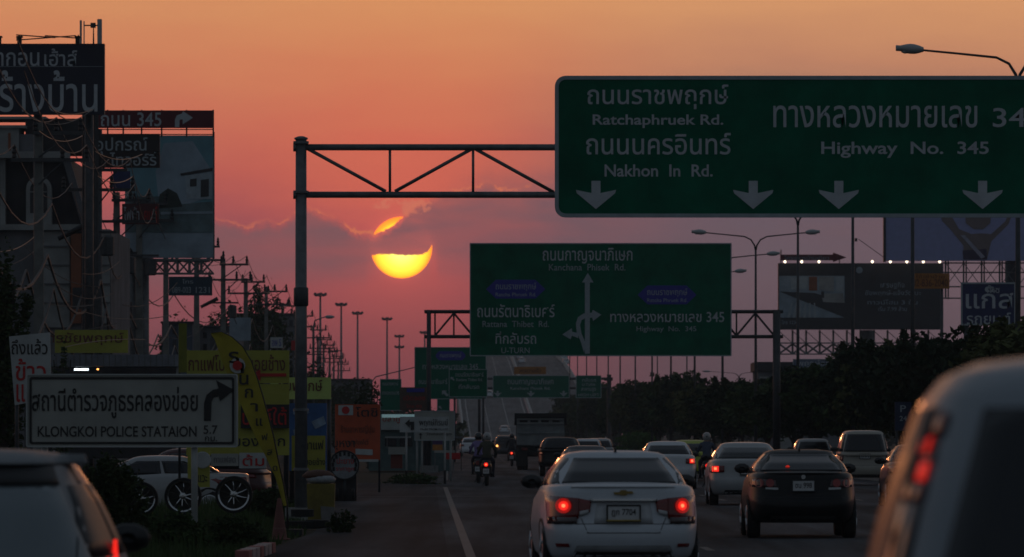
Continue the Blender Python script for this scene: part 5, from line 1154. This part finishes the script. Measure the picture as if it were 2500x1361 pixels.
b = MB(); rpatch(b, B, [(-.41, .555), (.41, .555), (.41, .563), (-.41, .563)], .003, 12, 1, .004); b.build('boot_seam', BLKP, t)
b = MB(); rpatch(b, B, [(-.60, .22), (.60, .22), (.52, .42), (-.52, .42)], .006, 12, 3); b.build('bumper_insert', mat('grey plastic', (.20, .205, .21), .6), t, smooth=True)  # even mid-grey lower insert of the white bumper
yb = B.rear(0, 1.0)-.012        # gold bow-tie emblem
b = MB(); b.prism([(-.10, .985), (-.035, .985), (-.03, .975), (.03, .975), (.045, .995), (.11, .995), (.10, 1.022), (.035, 1.022), (.03, 1.035), (-.03, 1.035), (-.045, 1.012), (-.11, 1.012)], yb-.012, yb+.01); b.build('badge', mat('gold badge', (.32, .22, .07), .35, .7), t)
b = MB(); b.lathe([(.03, 0), (.04, .01)], (0, 0, 0), n=6)
plate(t, B, 0, .775, .36, .17, 'ฎก 7704')
b = MB(); rpatch(b, B, [(-.19, .690), (.19, .690), (.19, .705), (-.19, .705)], .055, 4, 1, .03); b.build('plate_edge', mat('brass edge', (.30, .22, .06), .4, .5), t)
# second: black sedan
rz = .0; x, y = rearpos(1962, 105, 4.5, rz)
t, I = car('black sedan with unlit twin round tail lights, right of the nearest white sedan', 'sedan', BLK, x, y, rz, plates=None, near=True, name='sedan',
           shape=dict(L=4.5, W=1.75, H=1.42, belt=.98, deck=1.06, rb=-1.75, rt=-.75, rhw=.53, bhw=.82, win=.85, own_lamps=1, glassz=(.05, .05), n=5))
B = I['body']
for sd in (1, -1):
    def cs(l): l = [(sd*a, z) for a, z in l]; return l if sd > 0 else [l[1], l[0], l[3], l[2]]
    b = MB(); rpatch(b, B, cs([(.42, .80), (.83, .82), (.84, .95), (.44, .93)]), .012, 8, 3); o = b.build('tail_light', mat('dark red lens', (.05, .006, .006), .25, coat=.6), t, smooth=True)
    for cx_, r_ in ((.53, .065), (.70, .07)):
        b = MB(); vs = []
        for j in range(18): a = 2*math.pi*j/18; xx, zz = sd*cx_+r_*math.cos(a), .885+r_*math.sin(a); vs.append((xx, B.rear(xx, zz)-.02, zz))
        b.add(vs, [tuple(range(18))]); b.build('round_lens', mat('bright red lens', (.30, .012, .012), .3, coat=.5), o)
    b = MB(); rpatch(b, B, cs([(.40, .775), (.60, .785), (.60, .815), (.40, .81)]), .016, 4, 1, .012); b.build('reversing_light', TAILC, t)
b = MB(); rpatch(b, B, [(-.60, 1.035), (.60, 1.035), (.62, 1.055), (-.62, 1.055)], .035, 14, 2, .06); b.build('boot_lip', BLK, t, smooth=True)
plate(t, B, 0, .84, .35, .17, 'ชน 998')
b = MB(); b.lathe([(.035, 0), (.03, .01)], (0, B.rear(0, .98)-.02, .98), 'Y', 12); b.build('badge', CHR, t)
b = MB(); b.box(-.03, .03, 0, .01, 0, .03); 
lamp3 = MB(); lamp3.lathe([(.035, 0), (.02, .01)], (-.22, I['cab'].rear(-.22, 1.13)-.02, 1.13), 'Y', 10); lamp3.build('high_brake_light', mat('dim brake lamp', (.5, .02, .02), .3, emit=(1, .04, .02), es=.35, var=0), t)
# others
def put_car(px, D, kind, P, label, lit='none', rz=0.0, plates=None, name='sedan', L=4.5, **sh):
    x, y = rearpos(px, D, sh.get('L', L), rz); return car(label, kind, P, x, y, rz, lit, plates, name=name, shape=sh or None)
put_car(1826, 154, 'sedan', SILV, 'silver sedan with left brake light lit, behind the black sedan', 'left', .0, plates='ษก 55', W=1.82, L=4.7, H=1.48, deck=1.08, belt=.99, rb=-1.75, rt=-.85)
put_car(1632, 200, 'sedan', WHITE, 'white sedan with right brake light lit, peeping past the nearest white sedan', 'right', .0, W=1.76, H=1.46, deck=1.05)
put_car(2112, 215, 'mpv', GOLD, 'silver people carrier with dark rear window at the right, facing away', 'none', -.01, plates='กท 812', name='people_carrier', H=1.80)
put_car(1988, 270, 'hatch', SILV, 'pale small hatchback left of the silver people carrier', rz=0, name='hatchback', H=1.50)
t, I = put_car(1690, 235, 'sedan', TAXI, 'yellow and green taxi behind the motorcyclist in the middle lanes', name='taxi', L=4.5, H=1.47); t['category'] = 'taxi'
put_car(2262, 150, 'sedan', MRN, 'dark maroon sedan mostly hidden behind the white foreground car', 'none', 0, W=1.76, H=1.44)
put_car(1368, 262, 'suv', BLK, 'black wagon with high wheels beside the dump truck', 'none', 0, name='station_wagon', H=1.56, W=1.72, zb=.38, L=4.4, wheel_r=.37, wx=.70)
put_car(1432, 205, 'sedan', DGR, 'dark grey sedan just ahead of the nearest white sedan', 'none', 0, H=1.32, deck=.98, belt=.90)
put_car(1433, 330, 'hatch', WHITE, 'pale hatchback ahead of the dark grey sedan, left one of two', name='hatchback', H=1.46)
put_car(1462, 345, 'hatch', SILV, 'pale hatchback ahead of the dark grey sedan, right one of two', name='hatchback', H=1.47)
put_car(1235, 470, 'suv', DGR, 'far dark car with amber light left of the dump truck', 'none', name='station_wagon', H=1.6)
t, I = put_car(1231, 1195, 'sedan', WHITE, 'white car climbing the foot of the flyover', 'none'); t.location.z = 1.9; t.rotation_euler.x = .045
t, I = put_car(1194, 1335, 'sedan', WHITE, 'white car higher on the flyover beside the green signs', 'none'); t.location.z = 9.2; t.rotation_euler.x = .045
put_car(1150, 500, 'sedan', WHITE, 'far white car at the left road edge beyond the motorcycles', 'none')
for px, D, z in ((1268, 1640, 20.5), (1274, 1580, 18.7), (1378, 1620, 20.0), (1382, 1560, 18.2)):
    t, I = put_car(px, D, 'sedan', WHITE, {1268: 'tiny pale car near the crest, left carriageway', 1274: 'tiny pale car just below the crest, left carriageway', 1378: 'tiny pale car near the crest at the right parapet', 1382: 'tiny pale car below the crest at the right parapet'}[px]); t.location.z = z; t.rotation_euler.x = .035
# amber tail lamp on the far dark car
t = bpy.data.objects.get('station_wagon.001')
b = MB(); b.lathe([(.08, 0), (.07, .02)], (-.62, -2.36, .86), 'Y', 10); b.build('lit_lens', LITO, t)
# pick-up beyond, box truck
# parked white sedan on the left, side-on
x, y = X(372, 152), 152
t, I = car('white sedan parked side-on behind the police station sign and display wheels', 'sedan', SILV, x, y, R(90), 'none', None, name='sedan', group=None, shape=dict(L=4.6, H=1.43, belt=.92, deck=1.02, rb=-1.75, rt=-.85, bhw=.74))
t.location.z = -.25
t, I = car('dark red car parked behind the white side-on sedan', 'hatch', MRN, X(470, 166), 166, R(80), 'none', None, name='hatchback', group=None); t.location.z = -.2
# silver hatchback, lower left
x, y = rearpos(-115, 35, 4.2, .0)
t, I = car('silver hatchback with dark roof spoiler cut off at the bottom left corner', 'hatch', HPAINT, x, y, .0, 'none', 'ขข 4321', near=True, name='hatchback', group=None,
           shape=dict(L=4.2, W=1.74, H=1.575, belt=.94, deck=.98, rb=-1.98, rt=-1.35, bhw=.80, rhw=.47, win=.905, glassz=(.0, .17), own_lamps=1, n=4.2, matt=1, glass='sky_reflection', mdx=-.04))
B, C_ = I['body'], I['cab']
b = MB(); rpatch(b, C_, [(-.585, 1.38), (.585, 1.38), (.52, 1.50), (-.52, 1.50)], .035, 14, 3, .05); b.build('spoiler_underside_shade', BLKP, t, smooth=True)  # black band holds the dark underside and the spoiler's shadow as colour
b = MB()
prof = [(-.62, 1.49), (.62, 1.49), (.60, 1.545), (-.60, 1.545)]
rpatch(b, C_, prof, .07, 16, 3, .12); b.build('spoiler', HPAINT, t, smooth=True)
b = MB(); b.tube([(0, C_.rear(0, 1.0)-.03, 1.0), (-.30, C_.rear(-.3, 1.05)-.03, 1.05)], .012, 6); b.build('wiper', BLKP, t)
for sd in (1, -1):
    c = [(sd*.70, .80), (sd*.835, .80), (sd*.84, 1.07), (sd*.74, 1.07)]
    if sd < 0: c = [c[1], c[0], c[3], c[2]]
    b = MB(); rpatch(b, C_ if 0 else B, [(a, min(z, .96)) for a, z in c], .02, 4, 4); o = b.build('tail_light', TAIL, t, smooth=True)
    c = [(sd*.765, .96), (sd*.80, .96), (sd*.79, 1.075), (sd*.77, 1.075)]
    if sd < 0: c = [c[1], c[0], c[3], c[2]]
    b = MB(); rpatch(b, C_, c, .015, 3, 4); b.build('lit_lens', LIT, o, smooth=True)
# white tall wagon at the right edge, very near
rz = -.050; x, y = 1.70, 14+2.25
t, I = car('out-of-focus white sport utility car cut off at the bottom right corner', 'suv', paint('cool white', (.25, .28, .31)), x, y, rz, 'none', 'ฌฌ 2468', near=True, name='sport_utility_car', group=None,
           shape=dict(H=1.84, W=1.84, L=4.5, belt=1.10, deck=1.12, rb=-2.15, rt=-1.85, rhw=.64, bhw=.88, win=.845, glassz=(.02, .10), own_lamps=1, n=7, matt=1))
B, C_ = I['body'], I['cab']
for sd in (1, -1):
    REFL = mat('red reflection glow', (.4, .01, .01), .3, emit=(1, .022, .012), es=.5, var=.1, scale=9); SM = mat('smoked lens', (.07, .05, .05), .25, coat=.5); segs = [(1.18, 1.30, SM), (1.305, 1.50, SM), (1.505, 1.545, TAIL), (1.55, 1.59, REFL), (1.595, 1.605, SM), (1.61, 1.645, REFL), (1.65, 1.70, TAIL)]
    for z0, z1, mm in segs:  # added lamp column; red glow stands in for reflections in the side glass
        h0, h1 = C_.par(z0)[0], C_.par(z1)[0]
        ya, yb_ = (-2.0, -1.55) if mm is not REFL else ((-1.72, -1.58) if z0 > 1.6 else (-1.98, -1.88))
        c = [(sd*h0*.935, z0), (sd*h0*.993, z0), (sd*h1*.993, z1), (sd*h1*.935, z1)]
        dy_ = 0
        c = [(sd*h0*.925, z0), (sd*h0*.99, z0), (sd*h1*.99, z1), (sd*h1*.925, z1)] if mm is not REFL else [(sd*h0*(.935 if z0 < 1.6 else .95), z0), (sd*h0*(.965 if z0 < 1.6 else .985), z0), (sd*h1*(.965 if z0 < 1.6 else .985), z1), (sd*h1*(.935 if z0 < 1.6 else .95), z1)]
        if sd < 0: c = [c[1], c[0], c[3], c[2]]
        b = MB(); rpatch(b, C_, c, .014 if mm is not REFL else .02, 4, 3); b.build('tail_light' if mm is not REFL else 'reflected_brake_glow', mm, t, smooth=True)
    b = MB(); rpatch(b, C_, ([(sd*.795, 1.16), (sd*.81, 1.16), (sd*.68, 1.70), (sd*.665, 1.70)] if sd > 0 else [(-.81, 1.16), (-.795, 1.16), (-.665, 1.70), (-.68, 1.70)]), .004, 2, 8, .004); b.build('gutter_seam', BLKP, t)

# dump truck
D = 310.0
t = thing('dump_truck', 'grey dump truck with tarp rolled over its high ribbed tailgate', 'truck', (X(1320, D), D, 0), None)
GT = mat('truck grey', (.26, .27, .27), .7, var=.3, scale=1.5)
b = MB(); b.box(-1.12, 1.12, .06, 6.2, 1.15, 2.42); b.build('cargo_box', GT, t)
for k in range(5): b = MB(); b.box(-1.12+k*.53, -1.04+k*.53, -.02, .058, 1.17, 2.40); b.build('tailgate_rib', GT, t)
for z in (1.2, 1.72, 2.16, 2.36): b = MB(); b.box(-1.11, 1.11, -.05, -.022, z, z+.06); b.build('tailgate_rail', WALL if z > 2 else GT, t)
for k in range(4): b = MB(); b.box(-.98+k*.5, -.62+k*.5, .02, .057, 2.24, 2.33); b.build('slot', BLACK, t)
b = MB(); b.prism([(-1.24, 2.1), (-1.16, 2.1), (-1.14, 2.46), (1.14, 2.46), (1.16, 2.1), (1.24, 2.1), (1.22, 2.66), (-1.22, 2.66)], -.12, 6.2); b.build('tarpaulin', BLKP, t)
b = MB(); b.box(-1.05, 1.05, .3, 6.0, .75, 1.148); b.build('chassis', BLACK, t)
b = MB(); b.box(-1.15, 1.15, 6.3, 8.0, .6, 2.5); b.build('cab', DGR, t)
for sx in (-1, 1):
    for wy in (.9, 2.1, 6.9):
        for q in ((.72, .98) if wy < 5 else (.95,)):
            b = MB(); b.lathe([(.25, -.12), (.47, -.12), (.5, -.09), (.5, .09), (.47, .12), (.25, .12)], (0, 0, 0), 'X', 20); b.build('wheel', RUB, t, loc=(sx*q, wy, .5))
    b = MB(); b.box(sx*.9-.25, sx*.9+.25, .18, .2, .18, .8); b.build('mud_flap', BLKP, t)
    b = MB(); b.box(sx*.75-.14, sx*.75+.14, .1, .16, .92, 1.05); b.build('tail_light', TAIL, t)
b = MB(); b.lathe([(.16, 0), (.15, .1)], (.35, .14, .9), 'Y', 12); b.build('spare_hub', GT, t)
plate(t, Loft([(0, 5, 0, 9, 8), (3, 5, 0, 9, 8)]), 0, .95, .3, .12, '84-2051', -.08)
# pale box truck and kiosk beyond the right lanes
t = thing('box_truck', 'pale box truck on the opposite road under the median trees', 'truck', (X(1924, 470), 470, 0), None)
b = MB(); b.box(-.6, .6, 0, 3, .6, 2.1); b.build('cargo_box', WALL, t); b = MB(); b.box(-.6, .6, 3.1, 4.4, .4, 1.7); b.build('cab', DGR, t)
for sx in (-.5, .5):
    for wy in (.6, 3.6): b = MB(); b.lathe([(.15, -.1), (.3, -.1), (.3, .1), (.15, .1)], (0, 0, 0), 'X', 14); b.build('wheel', RUB, t, loc=(sx, wy, .3))
# display wheels
for k, (px, py, D, r) in enumerate(((230, 1212, 117.6, .30), (345, 1218, 117.3, .30), (447, 1212, 117, .33), (571, 1208, 116.4, .33))):
    t = thing('display_wheel', ['leftmost chrome display wheel, half hidden by the bush', 'second chrome display wheel from the left', 'chrome display wheel behind the police sign post', 'rightmost chrome display wheel in front of the white car boot'][k], 'wheel', (X(px, D), D, Z(py, D)), 'chrome wheels displayed by the tyre shop')
    b = MB(); b.lathe([(r*.80, -.1), (r*.97, -.1), (r, -.07), (r, .07), (r*.97, .1), (r*.80, .1)], (0, 0, 0), 'Y', 36, True); b.build('tyre', RUB, t)
    b = MB(); b.lathe([(r*.80, -.105), (r*.84, -.115), (r*.84, -.10), (r*.76, -.08), (r*.80, -.06)], (0, 0, 0), 'Y', 36, True); rimo = b.build('rim', CHR, t)
    b = MB(); b.lathe([(.02, -.09), (r*.2, -.08), (r*.2, -.05)], (0, 0, 0), 'Y', 16); b.build('hub', CHR, t)
    for q in range(10):
        a = 2*math.pi*q/10 + .1*k; da = .10
        b = MB(); b.tube([(r*.15*math.cos(a), -.07, r*.15*math.sin(a)), (r*.5*math.cos(a+da*.4), -.085, r*.5*math.sin(a+da*.4)), (r*.79*math.cos(a+da), -.06, r*.79*math.sin(a+da))], [.016, .012, .008], 5); b.build('spoke', CHR, t)
    b = MB(); b.lathe([(.01, .02), (r*.8, .02), (r*.8, .05)], (0, 0, 0), 'Y', 24); b.build('backing_disc', BLACK, t)
    b = MB(); b.tube([(0, .04, -r), (0, .04, -Z(py, D))], .025, 6); b.box(-.2, .2, -.12, .2, -Z(py, D), -Z(py, D)+.03); b.build('stand', STEELD, t)

# ------------------------------------------------------------------ motorcycles and riders
def make_bike(label, x, y, rz, lit=True, bag=True):
    t = thing('motorcycle', label, 'motorcycle', (x, y, 0), 'motorcycles ridden away from the camera', rz)
    for wy, nm in ((-.62, 'rear_wheel'), (.62, 'front_wheel')):
        b = MB(); b.lathe([(.22, -.045), (.27, -.05), (.29, -.02), (.29, .02), (.27, .05), (.22, .045)], (0, 0, 0), 'X', 24, True); w = b.build(nm, RUB, t, loc=(0, wy, .29))
        b = MB(); b.lathe([(.19, -.02), (.22, -.02), (.22, .02), (.19, .02)], (0, 0, 0), 'X', 20, True)
        for k in range(5): a = k*1.257; b.tube([(0, 0, 0), (0, .2*math.cos(a), .2*math.sin(a))], .014, 4)
        b.build('rim', STEEL, w)
    lf = Loft([(.32, .10, -.55, .35, 3), (.45, .17, -.72, .42, 3), (.62, .19, -.80, .30, 3), (.74, .15, -.78, .10, 3), (.78, .09, -.70, .0, 3)])
    b = MB(); lf.mesh(b, 24); b.build('fairing', BLK, t, smooth=True)
    lf2 = Loft([(.74, .12, -.82, .12, 3), (.79, .15, -.80, .16, 3), (.83, .10, -.72, .10, 3)])
    b = MB(); lf2.mesh(b, 24); b.build('seat', BLKP, t, smooth=True)
    b = MB(); b.prism([(-.07, .30), (.07, .30), (.10, .60), (-.10, .60)], -.92, -.86); b.build('mudguard', BLKP, t)
    b = MB(); b.box(-.10, .10, -.945, -.93, .40, .56); p = b.build('number_plate', PLATE, t)
    text(p, 'ขก 27', -.07, .07, .44, .52, -.948, BLACK, .02, 'plate_lettering')
    b = MB(); b.lathe([(.075, 0), (.085, .03), (.08, .06)], (0, -.95, .69), 'Y', 16); l = b.build('tail_light', TAIL, t)
    if lit:
        b = MB(); b.lathe([(.062, 0), (.065, .02)], (0, -.975, .69), 'Y', 16); b.build('lit_lens', LIT, l); b = MB(); b.lathe([(.022, 0), (.026, .01)], (0, -.988, .69), 'Y', 10); b.build('bulb', LITH, l)
    for sx in (-1, 1):
        b = MB(); b.lathe([(.02, 0), (.03, .03)], (sx*.14, -.88, .66), 'Y', 8); b.build('indicator', ORB, t)
        b = MB(); b.tube([(sx*.17, .42, 1.0), (sx*.27, .46, 1.18)], .008, 5); b.lathe([(.05, 0), (.055, .015)], (sx*.29, .45, 1.21), 'Y', 12); b.build('mirror', BLKP, t)
        b = MB(); b.tube([(sx*.06, .62, .3), (sx*.05, .45, .9)], .025, 6); b.build('fork', STEEL, t)
        b = MB(); b.tube([(sx*.1, .0, .3), (sx*.26, .0, .3)], .016, 5); b.build('footrest', BLKP, t)
    b = MB(); b.tube([(-.34, .36, 1.0), (-.15, .44, .98), (0, .48, .96), (.15, .44, .98), (.34, .36, 1.0)], .016, 6); b.build('handlebar', BLKP, t)
    lf3 = Loft([(.55, .10, .35, .62, 3), (.8, .15, .32, .60, 3), (.95, .12, .34, .56, 3)]); b = MB(); lf3.mesh(b, 20); b.build('front_fairing', BLK, t, smooth=True)
    b = MB(); b.tube([(.16, .1, .3), (.17, -.4, .33), (.18, -.85, .42)], [.03, .045, .05], 10); b.build('exhaust', STEELD, t, smooth=True)
    b = MB(); b.tube([(0, .0, .3), (-.13, -.02, .02)], .012, 5); b.build('side_stand', BLKP, t)
    return t
CLOTH = {}
def make_person(label, x, y, rz, shirt, trousers, helmet, dz=0, seat_y=-.30, lean=.12):
    t = thing('person', label, 'person', (x, y, dz), 'riders on motorcycles', rz)
    sy = seat_y
    V = [(0, sy, .88), (0, sy+.03, 1.04), (0, sy+lean*.7, 1.22), (0, sy+lean, 1.36), (0, sy+lean+.02, 1.45), (0, sy+lean+.04, 1.56)]
    r = [.155, .14, .165, .12, .058, .085]; E = [(0, 1), (1, 2), (2, 3), (3, 4), (4, 5)]
    def chain(start, pts, rs):
        p = start
        for q, rr in zip(pts, rs): V.append(q); r.append(rr); E.append((p, len(V)-1)); p = len(V)-1
    for s in (-1, 1):
        chain(3, [(s*.17, sy+lean, 1.35), (s*.27, sy+lean+.10, 1.14), (s*.30, sy+.47, 1.05), (s*.30, .33, 1.03)], [.07, .052, .042, .035])
        h = len(V)-1
        for q in range(5): chain(h, [(s*(.27+.017*q), .37 + (0 if q else -.02), 1.045), (s*(.27+.017*q), .39, 1.015)], [.011, .009])
        chain(0, [(s*.11, sy+.02, .86), (s*.20, sy+.42, .80), (s*.19, sy+.32, .42), (s*.20, sy+.30, .34), (s*.20, sy+.46, .32)], [.11, .075, .05, .042, .04])
    me = bpy.data.meshes.new('body'); me.from_pydata(V, E, []); o = bpy.data.objects.new('body', me); COL.objects.link(o)
    md = o.modifiers.new('skin', 'SKIN'); sk_ = me.skin_vertices[0].data
    for i, rr in enumerate(r): sk_[i].radius = (rr, rr)
    sk_[0].use_root = True
    su = o.modifiers.new('sub', 'SUBSURF'); su.levels = 1; su.render_levels = 1
    dg = bpy.context.evaluated_depsgraph_get(); m2 = bpy.data.meshes.new_from_object(o.evaluated_get(dg)); bpy.data.objects.remove(o); bpy.data.meshes.remove(me)
    m2.materials.clear()
    for q in (shirt, trousers, SKIN, BLKP): m2.materials.append(q)
    for p in m2.polygons:
        c = p.center
        p.material_index = 3 if c.z < .36 else 1 if c.z < .93 and c.y < .30 or c.z < .9 else 2 if (abs(c.x) > .25 and c.y > .27) or c.z > 1.44 else 0
        p.use_smooth = True
    m2.name = 'body'; o = bpy.data.objects.new('body', m2); COL.objects.link(o); o.parent = t
    hy = sy+lean+.05
    b = MB(); b.lathe([(.02, -.13), (.10, -.125), (.125, -.06), (.13, .0), (.118, .06), (.085, .105), (.04, .128), (.005, .133)], (0, hy, 1.60), n=20); b.build('helmet', helmet, t, smooth=True)
    b = MB(); b.tube([(0, hy-.135, 1.57), (0, hy-.13, 1.62)], .02, 6); b.build('helmet_vent', BLKP, t)
    return t
DKC = mat('dark jacket', (.025, .025, .03), .9); LIL = mat('lilac shirt', (.20, .15, .32), .9); DEN = mat('dark denim', (.02, .022, .035), .9); OLI = mat('olive jacket', (.06, .055, .04), .9); BLU = mat('blue grey jacket', (.06, .075, .11), .9)
HB = mat('black helmet', (.012, .012, .014), .25, coat=.6); HW = mat('grey helmet', (.30, .29, .28), .3, coat=.6)
D = 213; rz = -.02
make_bike('motorcycle with one bright red tail light, nearest to the camera', X(1188, D), D+.9, rz)
make_person('person in olive jacket and grey helmet riding the nearest motorcycle', X(1189, D), D+.9, rz, OLI, DEN, HW)
D = 226
make_bike('motorcycle partly hidden left of the nearest motorcycle', X(1168, D), D+.9, rz, False)
make_person('person in lilac shirt riding the partly hidden motorcycle', X(1168, D), D+.9, rz, LIL, DEN, HB)
D = 345
make_bike('far motorcycle with red tail light beside the dump truck', X(1250, D), D+.9, rz)
make_person('person in dark jacket riding the far motorcycle by the dump truck', X(1250, D), D+.9, rz, DKC, DEN, HB)
D = 205
make_bike('motorcycle between the white sedan and silver sedan', X(1727, D), D+.9, 0.0)
make_person('person in blue grey jacket riding between the white and silver sedans', X(1727, D), D+.9, 0.0, BLU, DEN, HW)
